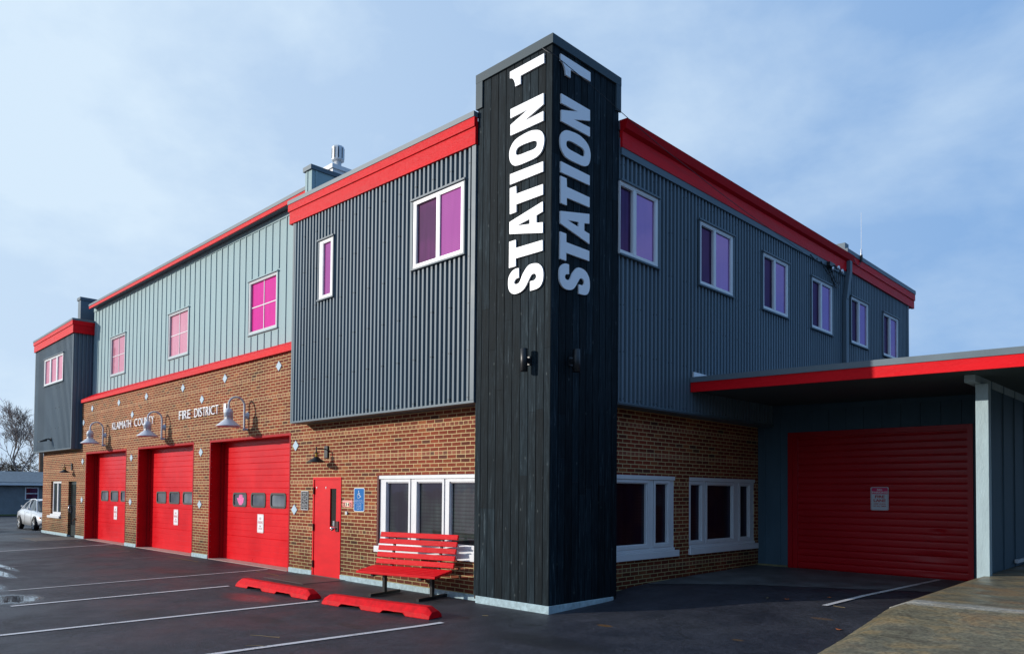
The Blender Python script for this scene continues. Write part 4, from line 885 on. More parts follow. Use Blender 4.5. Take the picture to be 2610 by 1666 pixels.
def small_lamp(x, z, label):
    t = empty('barn_lamp', (x, YB, z), label, 'wall lamp', 'small black barn lamps over the entrances')
    MB().box(x-.065,x+.065,YB-.035,YB-.0005,z-.13,z+.13).build('wall_plate', M['black'], t, bevel=.005)
    yk = YB-.26
    mb = MB().tube([(x,YB-.03,z+.06),(x,yk,z+.06)],.012); mb.tube([(x,yk,z+.10),(x,yk,z-.02)],.013); mb.build('arm', M['black'], t)
    mb = MB().lathe([(.0,0),(.05,-.005),(.05,-.015),(.04,-.02)],(x,yk,z-.015),12)
    for k in range(6): q = k*math.pi/3; mb.tube([(x+.05*math.cos(q),yk+.05*math.sin(q),z-.02),(x+.05*math.cos(q),yk+.05*math.sin(q),z-.12)],.006,n=5)
    mb.build('cage', M['black'], t)
    MB().lathe([(0,-.02),(.022,-.03),(.028,-.08),(.022,-.12)],(x,yk,z),10).build('bulb', M['stem_amber'], t)
    MB().lathe([(.045,-.115),(.055,-.13),(.17,-.205),(.18,-.215),(.18,-.225),(.165,-.215),(.05,-.14)],(x,yk,z),24).build('lamp_shade', M['black'], t)
    return t
l1 = small_lamp(-6.70, 2.70, 'small black barn lamp above the red entrance door')
copy_tree(l1, (-24.64+6.70,0,0.0), 'small black barn lamp above the dark glazed door at the far left end')
def cylinder_light(ax, a, label):
    t = empty('cylinder_light', WP(ax,0,a,0,3.87), label, 'wall light', 'black up and down cylinder lights on the tower')
    p = WP(ax,0,a,.125,0)
    MB().lathe([(0,3.70),(.05,3.70),(.056,3.703),(.056,4.047),(.05,4.05),(.05,4.03),(0,4.03)],p,20).build('housing', M['black'], t)
    mb = MB(); wbox(mb,ax,0,a-.03,a+.03,.0,.09,3.84,3.91); wbox(mb,ax,0,a-.05,a+.05,.0005,.02,3.81,3.94); mb.build('bracket', M['black'], t)
    return t
cylinder_light('x', -.425, 'black cylinder light on the sunlit street side of the tower')
cylinder_light('y', .455, 'black cylinder light on the shaded right side of the tower')
# floodlight on left box
t = empty('floodlight', (-26.25,.055,3.79), 'small black floodlight low on the far left slate box', 'floodlight')
MB().lathe([(0,-.05),(.06,-.05),(.07,0)],(-26.25,.055,3.79),12,axis='y').build('wall_plate', M['black'], t)
MB().tube([(-26.25,.02,3.79),(-26.28,-.04,3.81),(-26.31,-.12,3.79)],.025).build('arm', M['black'], t)
mb = MB().hexa([(-26.40,-.36,3.66),(-26.22,-.36,3.66),(-26.24,-.10,3.72),(-26.38,-.10,3.72),(-26.40,-.36,3.70),(-26.22,-.36,3.70),(-26.26,-.10,3.82),(-26.36,-.10,3.82)]); mb.build('lamp_head', M['black'], t)
# flood lights and cables under the right eave
t = empty('floodlight', (.04,10.35,7.45), 'twin chrome floodlights with looping cables under the right eave by the downspout', 'floodlight')
MB().box(.045,.13,10.05,10.35,7.46,7.56).build('junction_box', M['black'], t)
mb = MB()
for (x,y,z) in ((.20,10.33,7.44),(.20,10.56,7.40),(.12,10.2,7.40)): mb.lathe([(0,-.05),(.03,-.045),(.05,0),(.055,.04),(.0,.045)],(x,y,z),12,axis='x')
mb.build('lamp_head', M['steel'], t)
MB().tube([(.05,10.2,7.5),(.15,10.3,7.5),(.15,10.6,7.46)],.015).build('bracket', M['black'], t)
def loop(y0, z0, y1, z1, sag, k=14): return [(.05+.04*math.sin(math.pi*i/k), y0+(y1-y0)*i/k, z0+(z1-z0)*i/k-sag*math.sin(math.pi*i/k)) for i in range(k+1)]
mb = MB()
for q in ((10.1,7.44,10.95,7.42,.42),(10.15,7.42,10.85,7.45,.36),(9.7,7.50,10.3,7.35,.16),(9.1,7.52,9.5,7.52,.10),(10.35,7.4,10.65,7.35,.22)): mb.tube(loop(*q), .011, n=6)
mb.build('cable', M['black'], t)
# antenna
t = empty('whip_antenna', (.1,12.15,8.05), 'thin white whip antenna clamped to the rear right roof edge', 'antenna')
MB().tube([(.11,12.15,8.02),(.11,12.155,8.20)],.035,n=10).build('mount', M['black'], t)
MB().tube([(.11,12.155,8.20),(.11,12.158,8.36)],[.03,.018],n=10).build('base', M['steel'], t)
MB().tube([(.11,12.158,8.36),(.11,12.16,9.33)],[.006,.004],n=6).build('whip', M['white'], t)
MB().tube([(.10,12.15,8.05),(.105,12.05,7.90),(.10,11.9,7.85),(.09,11.75,7.95),(.085,11.7,8.02)],.007,n=5).build('cable', M['black'], t)
# thin cable from the tower top along the right eave
pts = [(-.16,-.06,8.58),(-.02,-.06,8.45),(.06,-.02,8.40),(.10,.5,8.29),(.14,1.0,8.17),(.17,1.406,8.07),(.17,1.98,7.975),(.17,2.775,7.86),(.17,3.65,7.775),(.17,4.6,7.67),(.17,5.66,7.575),(.16,6.83,7.50),(.13,7.8,7.47),(.08,8.6,7.46)]
tag(MB().tube(pts, .006, n=6).build('overhead_cable', M['black']), 'thin black cable slung from the tower top across the right red fascia', 'cable')
# roof vent
t = empty('roof_vent', (-9.4,2.05,8.9), 'shiny metal roof vent with a slotted round cap on a white box', 'roof vent')
bx0 = MB().box(-9.75,-9.28,2.0,2.6,8.7,10.12); bx0.build('vent_box', M['white'], t)
MB().box(-9.79,-9.24,1.96,2.64,10.121,10.23).build('box_cap', M['white'], t)
cx_, cy_ = -9.52, 2.3
MB().lathe([(.20,10.24),(.20,10.25),(.09,10.28),(.09,10.50)],(cx_,cy_,0),20).build('pipe', M['galv'], t)
mb = MB().lathe([(.08,10.46),(.155,10.46),(.165,10.48),(.165,10.80),(.15,10.83),(0,10.84)],(cx_,cy_,0),10,smooth=False); vc = mb.build('vent_cap', M['galv'], t)
mb = MB()
for k in range(10):
    q = math.pi*2*k/10+.05; c, s_ = math.cos(q)*.166, math.sin(q)*.166; q2 = q+.16; c2, s2 = math.cos(q2)*.166, math.sin(q2)*.166
    mb.quad((cx_+c,cy_+s_,10.5),(cx_+c2,cy_+s2,10.5),(cx_+c2,cy_+s2,10.78),(cx_+c,cy_+s_,10.78))
mb.build('vent_slots', M['sealing'], vc)

# ---- signs
def rrect(x0, x1, z0, z1, r, k=4):
    out = []
    for cx_, cz_, s in ((x1-r,z1-r,0),(x0+r,z1-r,1),(x0+r,z0+r,2),(x1-r,z0+r,3)):
        for j in range(k+1): t = math.pi/2*(s+j/k); out.append((cx_+r*math.cos(t), cz_+r*math.sin(t)))
    return out
def plate(mb, x0, x1, z0, z1, r, y, th): return mb.prism(rrect(x0,x1,z0,z1,r), lambda u,v,d: (u,y-d,v), 0, th)
def ring(mb, x0, x1, z0, z1, r, wd, y):
    o = rrect(x0,x1,z0,z1,r); i = rrect(x0+wd,x1-wd,z0+wd,z1-wd,max(.002,r-wd)); n = len(o)
    return mb.add([(x,y,z) for x, z in o]+[(x,y,z) for x, z in i], [(j,(j+1)%n,(j+1)%n+n,j+n) for j in range(n)])
def station_sign(cx, label):
    t = empty('no_parking_sign', (cx,.72,.81), label, 'sign', 'tall white NO PARKING FIRE STATION signs on the overhead doors')
    yd = .722; x0, x1, z0, z1 = cx-.165, cx+.165, .81, 1.275
    plate(MB(),x0,x1,z0,z1,.03,yd,.004).build('panel', M['sign_white'], t)
    mb = MB(); ring(mb,x0+.012,x1-.012,z0+.012,z1-.012,.02,.006,yd-.0052)
    put_text(mb,'NO',cx-.045,cx+.045,1.135,1.195,yd-.0048,.001,-.01); put_text(mb,'PARKING',cx-.125,cx+.125,1.035,1.105,yd-.0048,.001,-.01)
    put_text(mb,'FIRE',cx-.045,cx+.045,.955,.995,yd-.0048,.001,-.01); put_text(mb,'STATION',cx-.09,cx+.09,.895,.935,yd-.0048,.001,-.01)
    mb.build('lettering', M['signred'], t)
    return t
s3 = station_sign(-10.30, 'white NO PARKING FIRE STATION sign on the nearest overhead door')
copy_tree(s3, (-5.284,0,0), 'white NO PARKING FIRE STATION sign on the middle overhead door'); copy_tree(s3, (-10.534,0,0), 'white NO PARKING FIRE STATION sign on the farthest overhead door')
# pink note in the first pane of the nearest door
mb = MB(); cx_ = -11.42
mb.prism([(cx_,1.455),(cx_+.14,1.55),(cx_+.17,1.66),(cx_+.10,1.69),(cx_+.09,1.74),(cx_+.02,1.785),(cx_-.06,1.775),(cx_-.13,1.66),(cx_-.22,1.67),(cx_-.17,1.58),(cx_-.07,1.48)], lambda u,v,d: (u,.7375-d,v), 0, .003)
t = mb.build('pink_sticker', mat('hot_pink_card', (.85,.12,.38), .5, var=.25, vscale=14)); tag(t, 'pink jagged paper badge in the left pane of the nearest overhead door', 'sticker')
# plaque
t = empty('opening_hours_plaque', (-7.58,YB,1.44), 'black plaque with white lines of text left of the red door', 'plaque')
x0, x1, z0, z1 = -7.735,-7.425,1.443,1.866
plate(MB(),x0,x1,z0,z1,.012,YB-.0005,.012).build('panel', M['signblack'], t)
mb = MB(); ring(mb,x0+.004,x1-.004,z0+.004,z1-.004,.01,.01,YB-.0132)
yy = 1.825
for s, wd in (('SERVICES',.16),('MON - FRI',.14),('8 AM   5 PM',.22),('8 AM   5 PM',.22),('OFFICE',.13),('8 AM - 5 PM',.20),('CALL',.09),('FIRE DISTRICT',.20),('BUSINESS LINE',.21),('EMERGENCY DIAL',.23),('911',.07)):
    put_text(mb, s, -7.58-wd/2, -7.58+wd/2, yy-.015, yy, YB-.0128, .001, .004); yy -= .0345
mb.build('lettering', M['sign_white'], t)
# street number
t = empty('number_sign', (-5.88,YB,1.54), 'small red and cream house number 2342 right of the red door', 'sign')
plate(MB(),-6.065,-5.70,1.54,1.682,.004,YB-.0005,.008).build('panel', M['signsalmon'], t)
mb = MB(); mb.prism([(-5.962,1.556),(-5.828,1.556),(-5.828,1.640),(-5.962,1.640)], lambda u,v,d: (u,YB-.0087-d,v), 0, .001); mb.build('number_tile', M['cream'], t)
mb = MB()
for i, c in enumerate('2342'): put_text(mb, c, -6.035+i*.082, -6.035+i*.082+.055, 1.56, 1.632, YB-.0105, .001, .03)
mb.build('lettering', M['ink'], t)
mb = MB(); put_text(mb,'FIRE DISTRICT NO 1',-6.05,-5.715,1.652,1.672,YB-.0088,.001,.005); mb.build('lettering', M['sign_white'], t)
t = plate(MB(),-5.925,-5.875,1.385,1.455,.015,YB-.0005,.03).build('doorbell', M['white']); tag(t, 'small white doorbell button under the house number', 'doorbell')
# accessible parking sign
t = empty('accessible_parking_sign', (-5.47,YB,1.46), 'blue accessible parking sign with white wheelchair symbol between red door and white window', 'sign')
x0, x1, z0, z1 = -5.653,-5.283,1.462,1.936
plate(MB(),x0,x1,z0,z1,.035,YB-.004,.004).build('panel', M['sign_white'], t)
plate(MB(),x0+.014,x1-.014,z0+.012,z1-.012,.028,YB-.0085,.0012).build('blue_field', M['blue'], t)
mb = MB(); yk = YB-.0108; cx_ = -5.468
mb.lathe([(0,0),(.013,0),(.013,.0005),(0,.0006)],(cx_-.012,yk-.001,1.872),12,axis='y')
def stroke(pts, wd=.012):
    for (p, q) in zip(pts, pts[1:]):
        d = Vector((q[0]-p[0], q[1]-p[1])).normalized(); nn = Vector((-d.y,d.x))*wd/2; e_ = d*wd*.3
        mb.add([(p[0]-e_.x+nn.x,yk,p[1]-e_.y+nn.y),(q[0]+e_.x+nn.x,yk,q[1]+e_.y+nn.y),(q[0]+e_.x-nn.x,yk,q[1]+e_.y-nn.y),(p[0]-e_.x-nn.x,yk,p[1]-e_.y-nn.y)], [(0,1,2,3)])
stroke([(cx_-.012,1.855),(cx_-.008,1.79),(cx_+.028,1.79),(cx_+.05,1.755),(cx_+.068,1.762)]); stroke([(cx_-.010,1.828),(cx_+.025,1.822)])
stroke([(cx_-.025+.045*math.cos(q)*1.05-.0+.01, 1.775+.045*math.sin(q)) for q in [R(115+18*i) for i in range(13)]], .011)
y_ = 1.70
for s, wd in (('PARKING WITH D.M.V.',.25),('DISABLED PERMIT ONLY',.27),('VIOLATORS SUBJECT TO',.28),('TOWING UNDER',.18),('ORS 98.810',.16),('AND FINE UNDER',.21),('ORS 811.615',.15)):
    put_text(mb, s, cx_-wd/2, cx_+wd/2, y_-.015, y_-.002, YB-.0100, .0006, -.01); y_ -= .0305
mb.build('lettering', M['sign_white'], t)

# ================================================================ GARAGE ANNEX (carport)
ax_ = empty('garage_annex', (2.2,YG,.34), 'blue grey garage with dark red roller door under a flat red edged canopy', 'building')
WX = 4.36
mb = wall(MB(),'x',YG,XB-.005,WX,.36,3.80,[(.40,3.78,-.2,3.15)],.2)
for x in [-.2+.345*i for i in range(13)]:
    if .34 < x+.02 and x < 3.80: wbox(mb,'x',YG,x-.02,x+.022,.0005,.018,3.20,3.635)
    else: wbox(mb,'x',YG,x-.02,x+.022,.0005,.018,.385,3.635)
wbox(mb,'x',YG,XB,WX,.0005,.02,3.64,3.745)
mb.quad((WX,5.05,.3),(WX,12,.3),(WX,12,4),(WX,5.05,4)); mb.quad((WX+.10,5.05,.3),(WX+.10,12,.3),(WX+.10,12,4),(WX+.10,5.05,4)); mb.quad((WX,5.05,.3),(WX+.10,5.05,.3),(WX+.10,5.05,4),(WX,5.05,4))
for y in (5.45,6.26,7.07,7.88,8.7,9.5): mb.box(WX+.1005,WX+.118,y,y+.055,.6,3.9)
mb.build('wall', M['teal_dark'], ax_)
mb = MB(); mb.box(.345,.44,YG-.035,YG+.08,.30,3.189); mb.box(.4405,.545,YG-.012,YG+.08,.30,3.10); mb.box(3.711,3.802,YG-.035,YG+.08,.30,3.189); mb.box(.4405,3.7105,YG-.035,YG+.08,3.095,3.189)
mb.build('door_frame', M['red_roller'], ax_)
mb = MB(); zz = []; z = .335
while z < 3.12:
    zz += [(z,.006),(z+.004,.009),(z+.008,.001),(z+.035,-.001),(z+.075,-.0018),(z+.115,-.001),(z+.130,.0006)]; z += .1355
def dent(x, z): return .028*math.exp(-((x-3.22)/.10)**2-((z-1.20)/.05)**2)+.02*math.exp(-((x-3.15)/.3)**2-((z-.72)/.08)**2)+.014*math.exp(-((x-3.1)/.25)**2-((z-.42)/.05)**2)
xx = [.5455+(3.7105-.5455)*i/64 for i in range(65)]
V = [(x, YG+.02+o+dent(x, z)+.004*math.sin(x*1.7+z*2.3), z) for z, o in zz for x in xx]; n = 65
mb.add(V, [(j*n+i,j*n+i+1,(j+1)*n+i+1,(j+1)*n+i) for j in range(len(zz)-1) for i in range(n-1)], True)
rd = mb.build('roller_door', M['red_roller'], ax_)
# roof
cz = lin(.014, 3.75, 5.205, 3.654)
def crun(mb, x0, x1, y0, y1, d0, d1): return runbox(mb,'x',x0,x1,y0,y1,(cz(x0)+d0,cz(x1)+d0),(cz(x0)+d1,cz(x1)+d1))
mb = MB(); crun(mb, XO+.012, 13, 3.866, 3.91, 0, .177); mb.build('fascia', M['red_wood'], ax_)
mb = MB(); crun(mb, XO+.012, 13, 3.85, 3.93, .1775, .275); crun(mb, XO+.012, 13, 3.9305, 11.5, .22, .268); mb.build('roof', M['flash'], ax_)
mb = MB(); mb.hexa([(XO+.001,3.911,cz(0)+.02),(13,3.911,cz(13)+.02),(13,11.5,cz(13)+.10),(XO+.001,11.5,cz(0)+.06),(XO+.001,3.911,cz(0)+.05),(13,3.911,cz(13)+.05),(13,11.5,cz(13)+.13),(XO+.001,11.5,cz(0)+.10)])
mb.build('soffit', mat('dark_green_soffit', (.05,.075,.08), .7, var=.15), ax_)
mb = MB(); mb.box(4.33,4.476,4.5,11.4,3.585,3.74); mb.build('beam', M['post'], ax_)
mb = MB(); mb.box(4.405,4.578,4.8,4.955,.55,3.584); mb.build('post', M['post'], ax_, bevel=.006)
MB().hexa([(XO+.01,3.93,4.0),(XO+.045,3.93,4.0),(XO+.045,4.5,4.0),(XO+.01,4.5,4.0),(XO+.01,3.93,4.13),(XO+.04,3.93,4.13),(XO+.04,4.46,4.118),(XO+.01,4.46,4.118)]).build('flashing', M['white'], ax_)
MB().box(XB,.33,YG-.03,YG-.0005,.31,.375).build('sill_board', mat('weathered_sill', (.22,.20,.10), .8, var=.3, vscale=8), ax_)
MB().box(WX+.12,WX+.17,6.95,8.6,.74,.80).build('kick_plate', M['white'], ax_)
MB().box(WX+.101,WX+.105,5.0,8,.6,.61)
# fire lane sign
t = empty('fire_lane_sign', (2.19,YG,1.58), 'white and magenta NO PARKING FIRE LANE sign on the dark red roller door', 'sign')
x0, x1, z0, z1 = 2.018,2.354,1.584,2.042; yk = YG+.004
plate(MB(),x0,x1,z0,z1,.03,yk,.005).build('panel', mat('grey_white_sheet', (.62,.64,.68), .4), t)
mb = MB(); mb.prism([(x0+.02,1.905),(x1-.02,1.905)]+[(x1-.02,2.01),(x1-.035,2.025),(x0+.035,2.025),(x0+.02,2.01)], lambda u,v,d: (u,yk-.0055-d,v), 0, .001); mb.build('red_field', M['signpink'], t)
mb = MB(); put_text(mb,'NO',2.14,2.235,1.967,2.008,yk-.0068,.001,.03); put_text(mb,'PARKING',2.045,2.33,1.918,1.955,yk-.0068,.001,.03); mb.build('lettering', M['sign_white'], t)
mb = MB(); ring(mb,x0+.009,x1-.009,z0+.009,z1-.009,.022,.005,yk-.0062); put_text(mb,'FIRE',2.10,2.28,1.825,1.88,yk-.006,.001,.03); put_text(mb,'LANE',2.075,2.30,1.75,1.805,yk-.006,.001,.03)
put_text(mb,'KEEP CLEAR',2.08,2.30,1.70,1.725,yk-.006,.001,.02); put_text(mb,'AT ALL TIMES',2.07,2.305,1.655,1.68,yk-.006,.001,.02); mb.build('lettering', mat('dull_sign_red', (.50,.05,.05), .5), t)

# ================================================================ bench
bo = Vector((-3.09,-.10,0)); bu_ = Vector((.973,.231,0)); bv_ = Vector((-.231,.973,0))
bench = empty('park_bench', (bo.x,bo.y,.045), 'red slatted bench with black legs in front of the white framed window', 'bench')
def BP(u, v, z): p = bo+bu_*u+bv_*v; return (p.x, p.y, z)
def obox(mb, u0, u1, pts):     # pts: 4 (v,z) corners extruded along u
    V = [BP(u0, v, z) for v, z in pts]+[BP(u1, v, z) for v, z in pts]
    return mb.add(V, [(3,2,1,0),(4,5,6,7),(0,1,5,4),(1,2,6,5),(2,3,7,6),(3,0,4,7)])
for i in range(5):
    v0 = -.51+i*.099; zt = .486+.014*i
    obox(MB(), -.86, .86, [(v0,zt-.042),(v0+.09,zt-.03),(v0+.09,zt+.012),(v0,zt)]).build('seat_slat', M['red_wood'], bench, bevel=.006)
for i in range(5):
    s0 = i*.118; z0 = .580+s0; vv = .0+.24*s0/1.0
    obox(MB(), -.86, .86, [(vv,z0),(vv+.035,z0-.008),(vv+.035+.022,z0+.078),(vv+.022,z0+.088)]).build('back_slat', M['red_wood'], bench, bevel=.006)
for u in (-.55, .50):
    mb = MB(); obox(mb, u-.025, u+.025, [(-.14,.10),(-.07,.10),(-.07,.425),(-.14,.425)]); obox(mb, u-.025, u+.025, [(-.45,.395),(.04,.43),(.04,.49),(-.45,.435)])
    obox(mb, u-.02, u+.02, [(.036,.38),(.08,.38),(.20,1.10),(.17,1.10)])
    obox(mb, u-.026, u+.026, [(-.50,.05),(.30,.05),(.30,.0995),(-.50,.0995)]); mb.build('leg', M['black'], bench)

# ================================================================ wheel stops
def wheel_stop(p, q, label):
    p = Vector(p); q = Vector(q); d = (q-p); Ln = d.length; d.normalize(); nrm = Vector((-d.y, d.x))
    t = [0,.19,.40,.58,.78,1]; zb_ = []
    mb = MB(); k = []
    stations = []
    for i in range(41): stations.append(i/40)
    def under(s): return (.19 < s < .395) or (.585 < s < .785)
    sec = []
    for s in stations:
        endt = min(1, min(s, 1-s)/.05); h = .095+.065*endt; wt = .075
        lo = .045 if under(s) else 0
        w0 = .14
        sec.append([(-w0,lo),(w0,lo),(w0-.015,h*.45),(wt-.02+.02*(1-endt),h),(-wt+.02-.02*(1-endt),h),(-w0+.015,h*.45)])
    V = []; n = 6
    for s, c in zip(stations, sec):
        for (w_, z) in c:
            jit = rnd.uniform(-.002,.002); b_ = p+d*(s*Ln)+nrm*(w_+jit); V.append((b_.x, b_.y, ground_z(b_.x,b_.y)+.002+z+jit))
    F = [tuple(range(n-1,-1,-1)), tuple(range(len(V)-n,len(V)))]+[(i*n+j,i*n+(j+1)%n,(i+1)*n+(j+1)%n,(i+1)*n+j) for i in range(len(stations)-1) for j in range(n)]
    o = mb.add(V, F).build('wheel_stop', M['red_conc'], loc=((p.x+q.x)/2,(p.y+q.y)/2,.04), bevel=.008)
    return tag(o, label, 'wheel stop', 'red concrete wheel stops')
wheel_stop((-6.45,-1.60),(-3.92,-1.54),'red concrete wheel stop before the red entrance door, the farther of two')
wheel_stop((-3.40,-1.60),(-1.02,-1.30),'red concrete wheel stop nearest the dark tower, in front of the bench')

# ================================================================ cars
def sedan(name, ox, oy, gz, body, label, flip=1):
    t = empty(name, (ox,oy,gz), label, 'car')
    def P(x, y, z): return (ox+flip*x, oy+flip*y, gz+z)
    prof = [(-2.15,.42,.78,.72),(-2.05,.30,.92,.80),(-1.6,.26,.97,.85),(-1.0,.25,.95,.865),(0,.22,.92,.87),(.7,.22,.90,.87),(1.1,.22,.86,.86),(1.6,.24,.78,.84),(2.0,.26,.70,.78),(2.2,.34,.60,.66)]
    V = []; 
    for x, zl_, zt, hw in prof:
        for (f, z) in ((-1,.0),(-1.0,.45),(-.97,.8),(-.80,1),(.80,1),(.97,.8),(1,.45),(1,0)): V.append(P(x, f*hw*(.96 if z == 0 else 1), zl_+(zt-zl_)*z))
    n = 8; F = [tuple(range(n)), tuple(range(len(V)-n,len(V)))]+[(i*n+j,i*n+(j+1)%n,(i+1)*n+(j+1)%n,(i+1)*n+j) for i in range(len(prof)-1) for j in range(n)]
    b = MB().add(V, F, True).build('body', body, t)
    G = [(-1.60,.95,.66,.96),(-.98,.95,.70,1.28),(-.55,.93,.72,1.40),(.20,.90,.72,1.43),(.58,.88,.71,1.36),(1.20,.86,.70,.88)]
    V = []
    for x, zb_, hw, zt in G:
        for (f, z) in ((-1,0),(-.78,.93),(-.6,1),(.6,1),(.78,.93),(1,0)): V.append(P(x, f*hw, zb_-.03+(zt-zb_+.03)*z))
    n = 6
    Fb = [(i*n+j,i*n+j+1,(i+1)*n+j+1,(i+1)*n+j) for i in range(1,len(G)-2) for j in (1,2,3)]
    Fw = [(i*n+j,i*n+j+1,(i+1)*n+j+1,(i+1)*n+j) for i in (0,len(G)-2) for j in (1,2,3)]+[(i*n+j,i*n+j+1,(i+1)*n+j+1,(i+1)*n+j) for i in range(len(G)-1) for j in (0,4)]
    MB().add(V, Fb, True).build('roof', body, t); MB().add(V, Fw, False).build('windows', M['carglass'], t)
    mb = MB()
    for sg in (-1, 1):
        for (x0,z0,x1,z1) in ((-.30,.92,-.30,1.38),(1.15,.86,.60,1.33),(-1.58,.96,-.98,1.27)): mb.tube([P(x0,sg*.715,z0),P(x1,sg*.60,z1)],.028,n=5)
        mb.tube([P(-.98,sg*.565,1.28),P(-.55,sg*.57,1.39),P(.20,sg*.57,1.42),P(.58,sg*.565,1.35)],.03,n=5)
    mb.build('pillar', body, t)
    for x in (-1.30, 1.30):
        for sg in (-1, 1):
            c = P(x, sg*.80, .31); s_ = sg*flip
            arch = MB().lathe([(.0,-.03*s_),(.36,-.03*s_),(.36,.072*s_)],c,24,axis='y'); arch.build('wheel_arch', M['sealing'], t)
            wh = MB().lathe([(.19,-.09*s_),(.30,-.09*s_),(.315,-.07*s_),(.315,.085*s_),(.30,.10*s_),(.22,.105*s_)],c,24,axis='y').build('wheel', M['rubber'], t)
            rm = MB().lathe([(.22,.095*s_),(.215,.07*s_)],c,20,axis='y')
            for k in range(5):
                q = 2*math.pi*k/5; a1 = q-.16; a2 = q+.16
                rm.add([(c[0]+.03*math.cos(q-1), c[1]+.088*s_, c[2]+.03*math.sin(q-1)),(c[0]+.03*math.cos(q+1), c[1]+.088*s_, c[2]+.03*math.sin(q+1)),(c[0]+.22*math.cos(a2), c[1]+.094*s_, c[2]+.22*math.sin(a2)),(c[0]+.22*math.cos(a1), c[1]+.094*s_, c[2]+.22*math.sin(a1))],[(0,1,2,3)])
            rm.lathe([(0,.095*s_),(.05,.092*s_),(.05,.06*s_)],c,12,axis='y'); rm.build('rim', M['galv'], wh)
    for sg in (-1, 1):
        MB().hexa([P(.62,sg*.86,.93),P(.80,sg*.86,.93),P(.80,sg*1.0,.95),P(.62,sg*1.0,.95),P(.62,sg*.86,1.02),P(.76,sg*.86,1.02),P(.76,sg*1.0,1.05),P(.62,sg*1.0,1.05)]).build('mirror', body, t)
        p1, p2 = P(1.98,sg*.60,.52), P(2.16,sg*.76,.66); MB().box(p1[0],p2[0],p1[1],p2[1],p1[2],p2[2]).build('headlight', M['clear'], t)
        p1, p2 = P(1.88,sg*.74,.55), P(1.98,sg*.805,.63); MB().box(p1[0],p2[0],p1[1],p2[1],p1[2],p2[2]).build('indicator', M['amber'], t)
        MB().box(*sorted((P(.0,0,0)[0],P(.14,0,0)[0])),*sorted((P(0,sg*.865,0)[1],P(0,sg*.888,0)[1])),gz+.80,gz+.83).build('door_handle', body, t)
    p1, p2 = P(-2.2,-.62,1.05), P(-1.98,.62,1.085); mb = MB().box(p1[0],p2[0],p1[1],p2[1],p1[2],p2[2])
    for sg in (-1,1): q1, q2 = P(-2.1,sg*.5-.02,.9), P(-2.04,sg*.5+.02,1.06); mb.box(q1[0],q2[0],q1[1],q2[1],q1[2],q2[2])
    mb.build('spoiler', body, t)
    for x in (-.32, .78):   # door seams
        mb = MB()
        for sg in (-1,1): q1, q2 = P(x,sg*.868,.30), P(x+.012,sg*.874,.88); mb.box(q1[0],q2[0],q1[1],q2[1],q1[2],q2[2])
        mb.build('door_seam', M['sealing'], t)
    return t
sedan('sedan_car', -33.35, 1.75, -.06, M['carsilver'], 'silver sedan with rear spoiler parked beyond the far left brick corner')
sedan('sedan_car', -31.9, -1.80, -.05, M['cardark'], 'dark sedan cut off at the left edge of the photo')

# ================================================================ neighbouring house
hs = empty('neighbour_house', (-58,2,0), 'low blue grey clapboard house with shingle roof behind the silver car', 'house')
hx = -56; mb = MB()
zb_, ze_ = .0, 2.2
z = zb_
while z < ze_:
    mb.quad((hx+.02,-16,z),(hx+.02,14,z),(hx,14,z+.15),(hx,-16,z+.15)); mb.quad((hx,-16,z+.15),(hx,14,z+.15),(hx+.02,14,z+.15),(hx+.02,-16,z+.15)); z += .15
mb.box(hx-8,hx-.001,-16,14,zb_,2.3)
mb.build('wall', mat('dark_clapboard', (.19,.21,.225), .7, var=.15, vscale=2), hs)
mb = MB().add([(hx+.45,-16.4,2.17),(hx+.45,14.4,2.17),(hx-4,14.4,3.14),(hx-4,-16.4,3.14),(hx-8.5,14.4,2.17),(hx-8.5,-16.4,2.17),(hx+.45,-16.4,2.10),(hx+.45,14.4,2.10),(hx-8.5,14.4,2.1),(hx-8.5,-16.4,2.1)],[(0,1,2,3),(3,2,4,5),(6,7,8,9),(1,7,8,4,2),(0,3,5,9,6)])
mb.build('roof', M['shingle'], hs)
MB().box(hx+.452,hx+.50,-16.4,14.4,2.07,2.19).build('gutter', M['white'], hs)
for yc_ in (6.28, -1.5, -8):
    fr = MB(); y0, y1, z0, z1 = yc_-.43, yc_+.43, 1.03, 1.93; f_ = .07
    fr.box(hx+.021,hx+.06,y0,y1,z0,z0+f_); fr.box(hx+.021,hx+.06,y0,y1,z1-f_,z1); fr.box(hx+.021,hx+.06,y0,y0+f_,z0+f_,z1-f_); fr.box(hx+.021,hx+.06,y1-f_,y1,z0+f_,z1-f_); fr.box(hx+.021,hx+.05,y0+f_,y1-f_,1.45,1.51)
    w_ = fr.build('window', M['white'], hs)
    MB().box(hx+.022,hx+.034,y0+f_,y1-f_,z0+f_,z1-f_).build('pane', M['g_purdark'], w_)
gm = MB(); gridmesh(gm, [-55.6,-54.6,-53.4], [-20,-10,0,8,15], lambda x, y: .0); tag(gm.build('grass_verge', M['grass']), kind='stuff')

